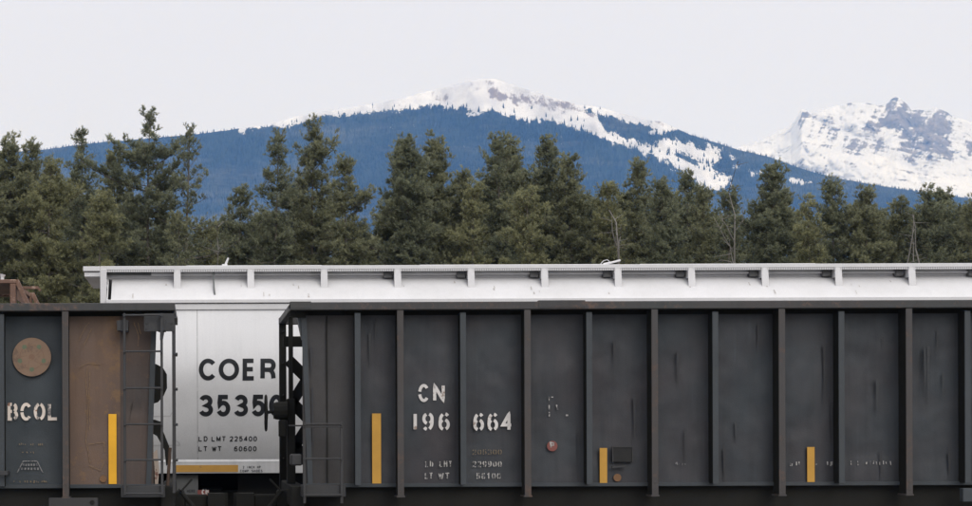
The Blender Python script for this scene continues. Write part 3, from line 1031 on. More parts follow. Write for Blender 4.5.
# ---- the dark hopper car on the right
right = thing('open_hopper_car', 'long dark grey ribbed hopper car numbered 196 664, in front of the white hopper', 'rail car', (WX(290.5, YF), YG, 0))
posts = [WX(400.7 + 127.2 * k, YF) for k in range(9)]
slims = [WX(358.3, YF)] + [WX(464.0 + 126.4 * k, YF) for k in range(9)]
XE = WX(290.5, YF)
near_car(right, XE, 1, WX(1440, YF) - XE, posts, [s for s in slims if s < WX(1400, YF)],
         lambda x: M['end_panel'] if x < WX(358, YF) else M['dark_panel'],
         [(.0, WX(311.5, YF) - XE, .010), (WX(539, YF) - XE, WX(585.5, YF) - XE, .014)], False)
PX_ = lambda x: WX(x, YS - .03)
def ZS(y, x=X0): return CZ + (YH - y - ROLL * (x - X0)) * (YS - .03) / F


def stripe(parent, x0, x1, y0, y1, mat, name='reflector_stripe'):
    a, b = PX_(x0), PX_(x1)
    obj(name, MB().box(a, b, YS - .034, YS - .022, ZS(y1, x0), ZS(y0, x0), .002), mat, parent)

obj('weld_seam', MB().box(WX(326.6, YS), WX(327.6, YS), YS - .024, YS - .0, Z_SH0 + .03, Z_SH1 - .01), M['under'], right)
stripe(right, 372, 381, 413.5, 483.5, M['amber'])
stripe(right, 599.5, 607, 448, 483, M['amber'])
stripe(right, 807, 814.5, 447, 482, M['amber'])


def text_part(parent, name, text, x, y_top, y_bot, pitch, cw, t, mat, gap=None):
    """pixel measures off the photograph, turned into metres on the sheet"""
    s = (YS - .03) / F
    mb = lettering(MB(), text, PX_(x), ZS(y_bot, x), (y_bot - y_top) * s, pitch * s, cw * s, t * s, sheetdepth, gap)
    return obj(name, mb, mat, parent)

g_ = .013
text_part(right, 'reporting_mark', 'C', 418.4, 384, 402, 12, 11.3, 3.0, M['white_letter'], ('y', .012))
text_part(right, 'reporting_mark', 'N', 433, 384, 402, 12, 12.3, 3.2, M['white_letter'])
text_part(right, 'car_number', 'i', 411.3, 412.3, 431, 8, 8, 3.3, M['white_letter'])
text_part(right, 'car_number', '96', 422, 412.3, 431, 16.2, 12.2, 3.1, M['white_letter'], ('x', .010))
text_part(right, 'car_number', '664', 473, 412.6, 431.3, 14.1, 11.6, 3.1, M['white_letter'], ('x', .010))
text_part(right, 'load_limit_line', 'LD LMT', 425, 461, 467.3, 4.7, 3.6, 1.1, M['faded_letter'], ('x', .006))
text_part(right, 'load_limit_line', '229900', 472.3, 461, 467.3, 5.1, 4.2, 1.15, M['faded_letter'], ('x', .005))
text_part(right, 'light_weight_line', 'LT', 424.5, 472.6, 479, 4.6, 3.8, 1.15, M['faded_letter'])
text_part(right, 'light_weight_line', 'WT', 438.5, 472.6, 479, 6.2, 5.0, 1.15, M['faded_letter'])
text_part(right, 'light_weight_line', '56100', 476, 472.8, 479.2, 5.2, 4.2, 1.15, M['faded_letter'], ('x', .005))
text_part(right, 'faded_weight_line', '205300', 472.3, 449.3, 454.8, 5.1, 4.2, 0.9, M['tan_letter'], ('x', .006))


def smudge_row(parent, name, x0, x1, y, h, seed, mat, dens=.62):
    """a row of lettering worn down to a few vertical flecks"""
    rng = random.Random(seed)
    mb = MB()
    x = x0
    while x < x1:
        if rng.random() < dens:
            y0 = y + rng.uniform(0, h * .5); y1 = y + h - rng.uniform(0, h * .35)
            w = rng.uniform(.6, 1.3)
            sl = rng.uniform(-.5, .5)
            q = [(x, y1), (x + w, y1), (x + w + sl, y0), (x + sl, y0)]
            mb.add([(PX_(p[0]), YS - .02, ZS(p[1], p[0])) for p in q], [(0, 1, 2, 3)])
        x += rng.uniform(1.3, 3.4)
    return obj(name, mb, mat, parent)

def grime_runs(parent, spans, seed, mat):
    """oil and water runs that hang from the chord or well up over the bottom flange"""
    rng = random.Random(seed)
    mb = MB()
    for (xa, xb, n) in spans:
        for _ in range(n):
            x = rng.uniform(xa, xb)
            y0 = rng.uniform(318, 455)
            y1 = min(484, y0 + rng.uniform(12, 75))
            w = rng.uniform(.5, 1.5)
            P_ = [(x - w, y0), (x + w, y0), (x + w * .7 + rng.uniform(-.4, .4), (y0 + y1) / 2), (x, y1), (x - w * .7, (y0 + y1) / 2)]
            d = rng.uniform(.0195, .021)
            mb.add([(PX_(p[0]), YS - .0 - d - .006, ZS(p[1], p[0])) for p in P_[::-1]], [(0, 1, 2, 3, 4)])
    o = obj('grime_run', mb, mat, parent)
    o['kind'] = 'stuff'
    return o

M['grime'] = paint('oily_grime', (.032, .036, .041), (.040, .043, .047), .95, 26.0, .6)
M['dust'] = paint('pale_dust_run', (.050, .050, .052), (.042, .043, .047), .8, 26.0, .9)
grime_runs(right, [(370, 380, 1), (724, 776, 1), (850, 902, 1), (920, 945, 3)], 31, M['grime'])
grime_runs(right, [(308, 354, 2), (364, 396, 1), (536, 586, 2), (597, 648, 2), (662, 712, 2), (724, 776, 2), (790, 838, 2), (850, 902, 2), (918, 962, 2)], 32, M['dust'])
smudge_row(right, 'worn_lettering', 790, 835, 461.3, 5.2, 3, M['faded_letter'], .7)
smudge_row(right, 'worn_lettering', 851, 896, 460.3, 5.2, 4, M['faded_letter'], .6)
smudge_row(right, 'worn_lettering', 666, 690, 461.5, 4, 5, M['ghost_letter'], .5)
mb = MB()
for q in ([(548.8, 396.5), (549.9, 396.5), (549.9, 401), (548.8, 401)], [(548.8, 405), (550, 405), (550, 409.5), (548.8, 409.5)], [(548.8, 412), (550, 412), (550, 416.3), (548.8, 416.3)],
          [(556.2, 405), (557.4, 404.6), (558.6, 409.4), (557.2, 409.8)], [(566, 414.4), (568.2, 414.4), (568.2, 416), (566, 416)], [(551.5, 396.6), (553.5, 396.6), (553.5, 397.5), (551.5, 397.5)]):
    mb.add([(PX_(p[0]), YS - .021, ZS(p[1], p[0])) for p in q[::-1]], [(0, 1, 2, 3)])
obj('worn_marking', mb, M['faded_letter'], right)
c = (PX_(552.3), YS - .026, ZS(446, 552))
dot = obj('painted_dot', MB().disc(c, .068), M['red_dot'], right)
mb = MB()
for a, b in (((549.6, 443.4), (554.4, 444.6)), ((550.4, 444.2), (551.2, 448.6)), ((551.8, 446.4), (554.0, 446.2))):
    p = [(PX_(a[0]), ZS(a[1])), (PX_(b[0]), ZS(b[1]))]
    for q in ribbon(p, .018):
        mb.add([(v.x, YS - .028, v.y) for v in q], [(0, 1, 2, 3)])
obj('fleck', mb, M['faded_letter'], dot)
obj('painted_dot', MB().disc((PX_(617.3), YS - .026, ZS(477.6, 617)), .05), M['orange_dot'], right)
a, b = PX_(612.5), PX_(632)
mb = MB().box(a, b, YS - .040, YS - .022, ZS(462, 612), ZS(447, 612), .003)
pl = obj('placard_board', mb, M['placard'], right)
mb = MB()
mb.box(a - .008, a + .004, YS - .05, YS - .022, ZS(462, 612), ZS(446.4, 612))
mb.box(b - .004, b + .008, YS - .05, YS - .022, ZS(462, 612), ZS(446.4, 612))
mb.box(a + .005, b - .005, YS - .05, YS - .041, ZS(447.4, 612), ZS(446.4, 612))
obj('placard_frame', mb, M['iron'], pl)
mb = MB().prism([(PX_(611.3), ZS(469.4)), (PX_(625.5), ZS(468.0)), (PX_(625.5), ZS(466.8)), (PX_(611.3), ZS(468.0))], 1, YS - .07, YS - .022)
obj('grab_iron', mb, M['iron'], right)
obj('jacking_pad', MB().box(WX(962.5, YF), WX(1012, YF), YF - .01, YF + .1, ZF(504.5), ZF(491), .006), M['slim_post'], right)
# hand brake on the far left corner: wheel seen edge-on, shaft and gear housing
hb = part_empty('hand_brake', right)
bx = WX(281, 24.2); bz = CZ + (YH - 411) * 24.2 / F
mb = MB().tube([(bx - .075, 24.2, bz), (bx + .085, 24.2, bz)], [.12, .13], 14)
mb.tube([(bx - .1, 24.2, bz), (bx - .074, 24.2, bz)], .11, 12)
mb.box(bx - .03, bx + .07, 24.08, 24.32, bz - .36, bz - .12, .02)
obj('gear_housing', mb, M['under'], hb)
wx_ = WX(266, 24.2)
mb = MB()
n = 28
for k in range(n):
    w0, w1 = 2 * math.pi * k / n, 2 * math.pi * (k + 1) / n
    rr = .235
    mb.tube([(wx_, 24.2 + rr * math.sin(w0), bz - .03 + rr * math.cos(w0)), (wx_, 24.2 + rr * math.sin(w1), bz - .03 + rr * math.cos(w1))], .016, 6, caps=False)
for k in range(4):
    w0 = math.pi / 2 * k + .3
    mb.tube([(wx_ + .02, 24.2, bz - .03), (wx_, 24.2 + .23 * math.sin(w0), bz - .03 + .23 * math.cos(w0))], .014, 6)
mb.tube([(wx_ - .02, 24.2, bz - .03), (bx - .06, 24.2, bz)], .022, 8)
obj('brake_wheel', mb, M['under'], hb)
mb = MB().box(WX(290.5, YF + .4), WX(302, YF + .4), YF + .3, YF + .7, CZ + (YH - 466) * .013, CZ + (YH - 454.5) * .013, .02)
obj('valve_box', mb, M['iron'], right)
mb = MB().tube([(WX(289, YF + .3), YF + .3, CZ + (YH - 426) * .013), (WX(303, YF + .1), YF + .1, CZ + (YH - 426) * .0129)], .012, 6)
obj('grab_iron', mb, M['iron'], right)

# ---- the dark hopper car on the left
left = thing('open_hopper_car', 'dark ribbed hopper car marked BCOL with a brown end bay and tall ladder', 'rail car', (WX(175.5, YF), YG, 0))
posts = [WX(65.6 - 127.2 * k, YF) for k in range(9)]
slims = [WX(1.0 - 127.2 * k, YF) for k in range(9)]
XL = WX(175.5, YF)
near_car(left, XL, -1, XL - WX(-975, YF), posts, [s for s in slims if s > WX(-950, YF)],
         lambda x: M['brown_dark'] if x > WX(119, YF) else M['brown_panel'] if x > WX(66, YF) else M['dark_panel_left'], [], True, [WX(119.5, YF)])
stripe(left, 108.5, 116.5, 414, 484, M['yellow'])
text_part(left, 'reporting_mark', 'BCOL', 7.0, 402.8, 420.6, 13.4, 11.6, 3.1, M['rusty_letter'], ('x', .008))
cx, cz = PX_(32), ZS(357, 32)
em = obj('emblem', MB().disc((cx, YS - .024, cz), .250, 48), M['emblem'], left)
for k in range(5):
    w = math.pi * 2 * k / 5 - math.pi / 2
    r_ = .160
    px_, pz_ = cx + r_ * math.cos(w), cz + r_ * math.sin(w)
    poly = [(px_ + .034 * math.cos(w + q), pz_ + .034 * math.sin(w + q)) for q in (0, 1.2, 2.4, 3.9, 5.1)]
    obj('emblem_mark', MB().prism(poly, 1, YS - .027, YS - .0245), M['emblem_green'], em)
mb = MB()
for q in ribbon([(cx + .155 * math.cos(2 * math.pi * k / 40), cz + .155 * math.sin(2 * math.pi * k / 40)) for k in range(41)], .010):
    mb.add([(v.x, YS - .0262, v.y) for v in q], [(0, 1, 2, 3)])
for k in range(5):
    w = math.pi * 2 * k / 5 + math.pi / 10
    for q in ribbon([(cx + .06 * math.cos(w), cz + .06 * math.sin(w)), (cx + .15 * math.cos(w + .3), cz + .15 * math.sin(w + .3))], .008):
        mb.add([(v.x, YS - .0258, v.y) for v in q], [(0, 1, 2, 3)])
obj('emblem_line', mb, M['emblem_line'], em)
obj('emblem_mark', MB().disc((cx, YS - .027, cz), .042, 7, t=.0025), M['emblem_line'], em)
smudge_row(left, 'worn_lettering', 19, 42, 442.5, 3.2, 13, M['tan_letter'], .6)
smudge_row(left, 'worn_lettering', 22, 36, 450.5, 3, 14, M['tan_letter'], .6)
smudge_row(left, 'worn_lettering', 12, 48, 480.2, 3.2, 15, M['tan_letter'], .85)
mb = MB()
def line_px(mb, pts, w, y=YS - .021):
    for q in ribbon([(PX_(p[0]), ZS(p[1])) for p in pts], w):
        mb.add([(v.x, y - .0002 * (len(mb.f) % 9), v.y) for v in q], [(0, 1, 2, 3)])
line_px(mb, [(17, 472), (23, 460.5), (37, 460.5), (42.5, 472)], .013)
for k, (a, b) in enumerate(((22, 38), (20.5, 39.5))):
    for j in range(6):
        xx = a + (b - a) * (j + .2) / 6
        line_px(mb, [(xx, 464.2 + k * 4), (xx + 1.6, 464.2 + k * 4)], .03)
obj('stencil_box', mb, M['ghost_letter'], left)
mb = MB()
rng = random.Random(8)
def scrawl(pts, w=.008):
    pp = []
    for i, p in enumerate(resample(pts, 3)):
        pp.append((p.x + rng.uniform(-.35, .35), p.y + rng.uniform(-.3, .3)))
    line_px(mb, pp, w)
scrawl([(79, 367), (88, 363), (101, 364)]); scrawl([(88, 366), (86, 380), (88, 410), (86, 440), (90, 463)]); scrawl([(90, 372), (89, 400), (90, 430)])
scrawl([(88, 444), (104, 442), (105, 452)]); scrawl([(79, 340), (86, 326), (90, 322)]); scrawl([(84, 345), (92, 328)]); scrawl([(134, 322), (139, 336), (138, 346)], .01); scrawl([(138, 322), (141, 334)], .01)
scrawl([(89, 465), (100, 470), (104, 462)])
obj('chalk_scrawl', mb, M['chalk'], left)
obj('painted_dot', MB().disc((PX_(103), YS - .026, ZS(478.5)), .045), M['orange_dot'], left)
obj('jacking_pad', MB().box(WX(48.5, YF), WX(97.5, YF), YF - .01, YF + .1, ZF(515), ZF(497.5), .006), M['iron'], left)
obj('pin', MB().tube([(WX(92, YF), YF - .012, ZF(502)), (WX(92, YF), YF - .02, ZF(502))], .03, 12), M['under'], left)
mb = MB().box(WX(-6, YF), WX(8.5, YF), YF - .09, YF - .06, ZF(474.5), ZF(470), .006)
mb.box(WX(-5.5, YF), WX(-4, YF), YF - .06, YS, ZF(474), ZF(470.5))
mb.box(WX(6.5, YF), WX(8, YF), YF - .06, YS, ZF(474), ZF(470.5))
obj('grab_iron', mb, M['iron'], left)
# near-corner end ladder, its rungs run across the end of the car
lad = part_empty('ladder', left)
obj('stile', MB().box(WX(172.3, YF), WX(175.4, YF), YF + .0, YF + .06, ZF(493), ZF(316), .004), M['iron'], lad)
obj('stile', MB().box(WX(172.3, YF), WX(175.4, YF), YF + .48, YF + .54, ZF(493), ZF(316), .004), M['iron'], lad)
for yy in (318, 354, 389, 424.5, 460):
    x = WX(176.4, YF)
    mb = MB().tube([(x, YF + .01, ZF(yy)), (x, YF + .53, ZF(yy))], .013, 8)
    mb.tube([(x - .02, YF + .0, ZF(yy)), (x + .02, YF + .0, ZF(yy))], .02, 6)
    obj('rung', mb, M['iron'], lad)
mb = MB().box(WX(144.5, YF), WX(175, YF), YF - .04, YF - .028, ZF(331.5), ZF(313.5), .003)
bolted(mb, [(WX(147, YF), ZF(323)), (WX(147, YF), ZF(328.5)), (WX(172, YF), ZF(323)), (WX(172, YF), ZF(328.5))], .013, YF - .04, .015)
mb.box(WX(117.5, YF), WX(124, YF), YF - .04, YF - .028, ZF(330.5), ZF(320.5), .003)
mb.box(WX(117.8, YF), WX(123.5, YF), YF - .0275, YS - .01, ZF(330), ZF(321))
obj('bracket_plate', mb, M['iron'], left)
mb = MB().prism([(WX(153, 24.4), 1.42), (WX(157, 24.4), 1.47), (WX(159, 24.4), 1.2), (WX(158, 24.4), 1.0), (WX(154, 24.4), .98)], 1, 24.42, 24.45)
obj('pale_flag_plate', mb, M['red_white'], left)
obj('release_rod', MB().tube([(WX(170, 23.6), 23.6, 1.5), (WX(167.5, 23.6), 23.6, 1.0)], .022, 8), M['brown_panel'], left)

# ------------------------------------------------------------------ the white covered hopper
wx0 = WX(103, 30.0)
white = thing('covered_hopper_car', 'white covered hopper car lettered COER, standing behind the dark ribbed cars', 'rail car', (wx0, YW, 0))
XW0, XW1 = wx0 + .06, wx0 + 17.2
CW = YW                      # centre line
PROF = [(30.86, 1.20), (30.72, 1.42), (30.575, 1.66), (30.42, 1.92), (30.265, 2.2), (30.14, 2.45), (30.06, 2.65), (30.015, 2.85), (30.0, 3.1), (30.0, 3.45), (30.02, 3.80)]
def wdepth(z): return float(np.interp(z, [p[1] for p in PROF], [p[0] for p in PROF]))


def white_side(mirror):
    mb = MB()
    f = (lambda y: 2 * CW - y) if mirror else (lambda y: y)
    cuts = [XW0] + [x for x in (WX(197.6, 30),)] + [XW1]
    for i, (d, z) in enumerate(PROF):
        for x in (XW0, XW1):
            mb.v.append((x, f(d), z))
    for i in range(len(PROF) - 1):
        q = (2 * i, 2 * i + 1, 2 * i + 3, 2 * i + 2)
        mb.f.append(q if not mirror else q[::-1]); mb.m.append(0)
    return mb

obj('side_wall', white_side(False), M['white_car'], white, smooth=True)
obj('side_wall', white_side(True), M['white_car'], white, smooth=True)
# weld seams of the side sheets
mb = MB()
for x in (WX(197.6, 30), WX(197.6, 30) + 3.0, WX(197.6, 30) + 6.0, WX(197.6, 30) + 9.0, WX(197.6, 30) + 12.0):
    for (d0, z0), (d1, z1) in zip(PROF[:-1], PROF[1:]):
        mb.add([(x - .006, d0 - .003, z0), (x + .006, d0 - .003, z0), (x + .006, d1 - .003, z1), (x - .006, d1 - .003, z1)], [(0, 1, 2, 3)])
obj('weld_seam', mb, paint('seam_grime', (0.50, 0.50, 0.51), (0.66, 0.66, 0.67), 0.4, 5.0), white)
ROOF = [(30.02, 3.915), (30.16, 4.03), (30.32, 4.16), (30.60, 4.345), (30.95, 4.44), (31.65, 4.50)]
for mirror in (False, True):
    f = (lambda y: 2 * CW - y) if mirror else (lambda y: y)
    mb = MB()
    for d, z in ROOF:
        for x in (XW0 + .08, XW1 - .08): mb.v.append((x, f(d), z))
    for i in range(len(ROOF) - 1):
        q = (2 * i, 2 * i + 1, 2 * i + 3, 2 * i + 2)
        mb.f.append(q if not mirror else q[::-1]); mb.m.append(0)
    obj('roof', mb, M['white_roof'], white, smooth=True)
    mb = MB()
    ya, yb = f(29.985), f(30.09)
    mb.box(XW0 + .0, XW1, ya, yb, 3.742, 3.835, .004)
    mb.box(XW0 + .0, XW1, f(29.955), yb, 3.852, 3.912, .006)
    mb.box(XW0 + .0, XW1, f(30.03), yb + .0, 3.8355, 3.8515)
    obj('eave_rail', mb, M['white_roof'], white)
    mb = MB()
    mb.box(XW0 + .5, XW1 - .5, f(29.95), f(30.13), 1.005, 1.195, .006)
    mb.prism([(f(29.945), 1.196), (f(29.99), 1.235), (f(30.15), 1.235), (f(30.15), 1.196)], 0, XW0 + .5, XW1 - .5)
    obj('side_sill', mb, M['white_sill'], white)
    obj('sill_ledge', MB().box(XW0 + .5, XW1 - .5, f(30.151), f(30.9), 1.15, 1.19), M['under'], white)  # ledge made near-black so it bounces no light up the side wall
# end walls
for x, s in ((XW0 + .01, 1), (XW1 - .01, -1)):
    mb = MB()
    loop = [(d, z) for d, z in PROF] + [(d, z) for d, z in ROOF]
    full = loop + [(2 * CW - d, z) for d, z in loop[::-1]]
    mb.prism(full, 0, x, x + .012 * s)
    obj('end_wall', mb, M['white_car'], white)
# corner stanchions that carry the end platform of the running board
for x in (WX(101.0, 30.2), XW1 - .1):
    for y in (30.1, 2 * CW - 30.2):
        obj('corner_stanchion', MB().box(x, x + .105, y, y + .1, 3.80, 4.44, .006), M['white_roof'], white)
# running board with its perforated edge
rb0, rb1 = WX(101, 30.35), XW1 + .2
board = part_empty('running_board', white)
mb = MB()
mb.box(rb0, rb1, 30.32, 30.335, 4.442, 4.505, .004)
mb.box(rb0, rb1, 30.95, 30.965, 4.455, 4.50, .003)
mb.box(rb0 + .001, rb1 - .001, 30.336, 30.949, 4.484, 4.497)
obj('walkway_deck', mb, M['white_roof'], board)
m, t, b = new_mat('perforated_edge')
vec = t.nodes.new('ShaderNodeTexCoord').outputs['Object']
wv = t.nodes.new('ShaderNodeTexWave'); wv.inputs['Scale'].default_value = 8.2; wv.bands_direction = 'X'
t.links.new(vec, wv.inputs['Vector'])
t.links.new(mixc(t, mrange(t, wv.outputs['Fac'], .35, .65), (.34, .34, .345), (.54, .54, .55)), b.inputs['Base Color'])
b.inputs['Roughness'].default_value = .6
obj('perforated_edge', MB().box(rb0 + .01, rb1 - .01, 30.33, 30.338, 4.405, 4.4415), m, board)
# end platforms
for a, b_ in ((WX(84, 30.4), rb0 - .003), (rb1 + .003, rb1 + .3)):
    mb = MB().box(a, b_, 30.3, 32.9, 4.42, 4.50, .006)
    mb.box(a + .02, b_, 30.34, 32.86, 4.33, 4.405, .004)
    obj('end_platform', mb, M['white_roof'], board)
# raised sections of the deck
mb = MB()
for a, b_ in ((WX(187, 30.5), WX(322, 30.5)), (WX(420, 30.5), WX(606, 30.5)), (WX(640, 30.5), WX(815, 30.5))):
    mb.box(a, b_, 30.45, 30.9, 4.498, 4.522, .003)
obj('hatch_cover', mb, M['white_roof'], board)
# brackets
bmb = []
x = 177.8 - 73.5
k = 0
while True:
    xx = WX(177.8 + 73.48 * k, 30.3)
    if xx > XW1 - .3: break
    br = MB()
    br.prism([(30.26, 4.06), (30.285, 4.06), (30.335, 4.44), (30.31, 4.44)], 0, xx - .057, xx + .057)
    br.box(xx - .05, xx - .04, 30.30, 30.62, 4.27, 4.45)
    br.box(xx + .04, xx + .05, 30.30, 30.62, 4.27, 4.45)
    obj('roof_bracket', br, M['white_roof'], white)
    if k >= 3:
        obj('hatch_clamp', MB().box(xx - .22, xx - .07, 30.44, 30.58, 4.30, 4.41, .012), M['clamp'], white)
    k += 1
obj('hatch_rail', MB().tube([(WX(152, 30.6), 30.50, 4.372), (XW1 - .3, 30.50, 4.372)], .02, 8), M['white_roof'], white)
obj('hatch_rail', MB().box(WX(107, 30.6), WX(152, 30.6), 30.50, 30.60, 4.37, 4.42), M['grey_car'], white)
obj('pale_back_plate', MB().box(WX(107, 30.6), XW1 - .3, 30.56, 30.58, 4.30, 4.483), M['white_roof'], white)  # white plate added to brighten the shaded gap under the deck
# latch levers standing up on the deck
mb = MB().tube([(WX(226, 30.6), 30.6, 4.52), (WX(226.8, 30.6), 30.6, 4.58), (WX(229, 30.6), 30.6, 4.665)], [.026, .02, .015], 8)
mb.box(WX(222.5, 30.6), WX(228, 30.6), 30.56, 30.64, 4.52, 4.555, .006)
obj('hatch_lever', mb, M['white_roof'], white)
mb = MB().tube([(WX(604, 30.6), 30.6, 4.53), (WX(612, 30.6), 30.6, 4.56), (WX(621, 30.6), 30.6, 4.60)], [.022, .018, .016], 8)
mb.tube([(WX(601, 30.7), 30.7, 4.54), (WX(604, 30.7), 30.7, 4.60), (WX(608, 30.7), 30.7, 4.62), (WX(612, 30.7), 30.7, 4.55)], .007, 6)
obj('hatch_lever', mb, M['white_roof'], white)
mb = MB().tube([(WX(213.8, 30.5), 30.42, 4.42), (WX(214.4, 30.3), 30.2, 4.12), (WX(215.3, 30.1), 30.12, 4.0)], .014, 6)
mb.box(WX(213, 30.5), WX(215.4, 30.5), 30.38, 30.46, 4.36, 4.44, .004)
obj('vent_pipe', mb, M['grey_car'], white)
rs_ = random.Random(21)
mb = MB()
for k in range(26):
    x0_ = WX(rs_.uniform(110, 960), 30.2)
    d_ = rs_.uniform(30.12, 30.45)
    z_ = float(np.interp(d_, [p[0] for p in ROOF], [p[1] for p in ROOF]))
    w_ = rs_.uniform(.008, .03)
    d2 = d_ - rs_.uniform(.02, .10)
    z2 = float(np.interp(d2, [p[0] for p in ROOF], [p[1] for p in ROOF]))
    mb.add([(x0_, d2 - .003, z2 + .004), (x0_ + w_, d2 - .003, z2 + .004), (x0_ + w_ * .8, d_ - .003, z_ + .004), (x0_ + w_ * .2, d_ - .003, z_ + .004)], [(0, 1, 2, 3)])
so_ = obj('roof_stain', mb, paint('roof_grime', (.42, .40, .38), (.60, .60, .60), .5, 30.0), white)
so_['kind'] = 'stuff'
# lettering
def WZ(y, x=X0): return CZ + (YH - y - ROLL * (x - X0)) * 30 / F
def white_text(name, text, x, yt, yb, pitch, cw, t, mat=None, depth=wdepth):
    s = 30 / F
    return obj(name, lettering(MB(), text, WX(x, 30), WZ(yb, x), (yb - yt) * s, pitch * s, cw * s, t * s, depth, None, .004), mat or M['black_letter'], white)
for ch_, x_, w_ in (('C', 199.0, 18.6), ('O', 219.0, 20.4), ('E', 242.3, 14.2), ('R', 260.0, 16.8)):
    white_text('reporting_mark', ch_, x_, 358.6, 380.4, 20.3, w_, 4.4)
white_text('car_number', '35350', 198.6, 394.6, 416.4, 17.7, 15.2, 4.5)
white_text('load_limit_line', 'LD', 198.3, 436.4, 441.7, 5.4, 4.2, .95)
white_text('load_limit_line', 'LMT', 211.5, 436.4, 441.7, 5.4, 4.2, .95)
white_text('load_limit_line', '225400', 230.2, 436.4, 441.7, 4.85, 3.9, .95)
white_text('light_weight_line', 'LT', 198.3, 446.6, 451.9, 5.2, 4.2, .95)
white_text('light_weight_line', 'WT', 212.3, 446.6, 451.9, 5.6, 4.4, .95)
white_text('light_weight_line', '60600', 234.8, 446.6, 451.9, 4.85, 3.9, .95)
sill = lambda z: 29.948
st = obj('reflector_stripe', MB().box(WX(176, 29.95), WX(238, 29.95), 29.943, 29.949, WZ(472.0), WZ(465.0)), M['ochre'], white)
white_text('brake_shoe_note', '2 INCH HP', 242.5, 465.8, 468.4, 2.05, 1.6, .5, None, sill)
white_text('brake_shoe_note', 'COMP SHOES', 239.8, 469.6, 472.2, 2.3, 1.8, .5, None, sill)
mb = MB()
rx0, rx1, ry0, ry1, rr = 140, 179.3, 411.3, 450, 4.5
outl = []
for cx_, cy_, a0 in ((rx1 - rr, ry0 + rr, 90), (rx0 + rr, ry0 + rr, 180), (rx0 + rr, ry1 - rr, 270), (rx1 - rr, ry1 - rr, 0)):
    for q in range(7):
        w = R(a0 - 0 + (q / 6) * 90 - 0)
        outl.append((cx_ + rr * math.cos(w), cy_ - rr * math.sin(w)))
outl.append(outl[0])
for q in ribbon([(WX(p[0], 30), WZ(p[1])) for p in outl], .017):
    mb.add([(v.x, wdepth(v.y) - .005, v.y) for v in q], [(3, 2, 1, 0)])
obj('label_outline', mb, M['white_roof'], white)
# underframe
for uc in (3.6, 6.7, 9.8, 12.9):
    mb = MB()
    xx = XW0 + uc
    a = [(xx - 1.45, 30.14, 1.19), (xx + 1.45, 30.14, 1.19), (xx + 1.45, 33.16, 1.19), (xx - 1.45, 33.16, 1.19)]
    b_ = [(xx - .5, CW - .6, .35), (xx + .5, CW - .6, .35), (xx + .5, CW + .6, .35), (xx - .5, CW + .6, .35)]
    mb.add(a + b_, [(0, 1, 5, 4), (1, 2, 6, 5), (2, 3, 7, 6), (3, 0, 4, 7), (4, 5, 6, 7)])
    obj('hopper_chute', mb, M['under'], white)
obj('center_sill', MB().box(XW0 - .3, XW1 + .3, CW - .25, CW + .25, .70, 1.15, .02), M['under'], white)
obj('floor_plate', MB().box(XW0 + .5, XW1 - .5, 30.14, 33.16, 1.10, 1.13), M['under'], white)
obj('side_bearer', MB().box(XW0 + 2.2, XW1 - 2.2, 30.35, 30.42, .45, 1.09), M['under'], white)
for x in (XW0 + 1.75, XW1 - 1.75): truck(white, x, CW, M['under'])
lp = obj('lift_plate', MB().box(WX(168, 30.1), WX(198, 30.1), 30.08, 30.12, CZ + (YH - 496) * 30.1 / F, CZ + (YH - 475) * 30.1 / F, .004), M['grey_car'], white)
obj('plate_lettering', lettering(MB(), 'LIFT HERE', WX(176, 30.08), CZ + (YH - 492.5) * 30.1 / F, .05, .036, .029, .009, lambda z: 30.078), M['black_letter'], lp)
tg = obj('tag_plate', MB().box(WX(197.5, 30.05), WX(209, 30.05), 30.05, 30.058, CZ + (YH - 498.5) * 30.05 / F, CZ + (YH - 490) * 30.05 / F), paint('red_tag', (.22, .07, .06), (.1, .06, .05), .3), white)
obj('tag_lettering', lettering(MB(), 'CN', WX(201.5, 30.05), CZ + (YH - 494.6) * 30.05 / F, .085, .062, .052, .019, lambda z: 30.047), M['white_letter'], tg)
obj('coupler', MB().box(XW0 - .3, XW0 - .75, CW - .1, CW + .1, .76, 1.0, .02).box(XW0 - .75, XW0 - .95, CW - .17, CW + .17, .72, 1.04, .03), M['under'], white)

# ------------------------------------------------------------------ brown car coupled behind, its end frame above the dark car
bxe = WX(28, 30.2)
brown = thing('bulkhead_flat_car', 'rusty brown car end with open frame at the far left, above the BCOL car', 'rail car', (bxe, YW, 0))
def BZ(y): return CZ + (YH - y) * 30.2 / F
xb0, xb1 = WX(11, 30.2), WX(16.8, 30.2)
obj('roof_beam', MB().box(WX(-60, 30.2), WX(17.5, 30.2), 30.1, 30.3, BZ(283.2), BZ(279.2), .01), M['brown_car'], brown)
obj('roof_beam', MB().box(WX(-60, 30.2), WX(17.5, 30.2), 33.0, 33.2, BZ(283.2), BZ(279.2), .01), M['brown_car'], brown)
obj('cross_beam', MB().box(xb0, xb1 - .02, 30.302, 32.998, BZ(284.5), BZ(279.6), .01), M['brown_car'], brown)
obj('roof_sheet', MB().box(WX(-60, 30.2), WX(10, 30.2), 30.32, 32.98, BZ(281), BZ(279.4)), M['brown_car'], brown)
for y in (30.1, 33.0):
    obj('bulkhead_post', MB().box(xb0, xb1, y, y + .2, 1.1, BZ(283.3), .008), M['brown_car'], brown)
    obj('diagonal_brace', MB().beam((WX(17.2, 30.2), y + .1, BZ(279.6)), (WX(31, 30.2), y + .1, BZ(309)), .07, .16), M['brown_car'], brown)
obj('bulkhead_sheet', MB().box(xb0 + .02, xb0 + .04, 30.3, 33.0, BZ(296), BZ(284.6)), M['brown_car'], brown)
mb = MB().box(WX(20.5, 30.2), WX(38.5, 30.2), 30.3, 30.36, BZ(288), BZ(285.2), .004)
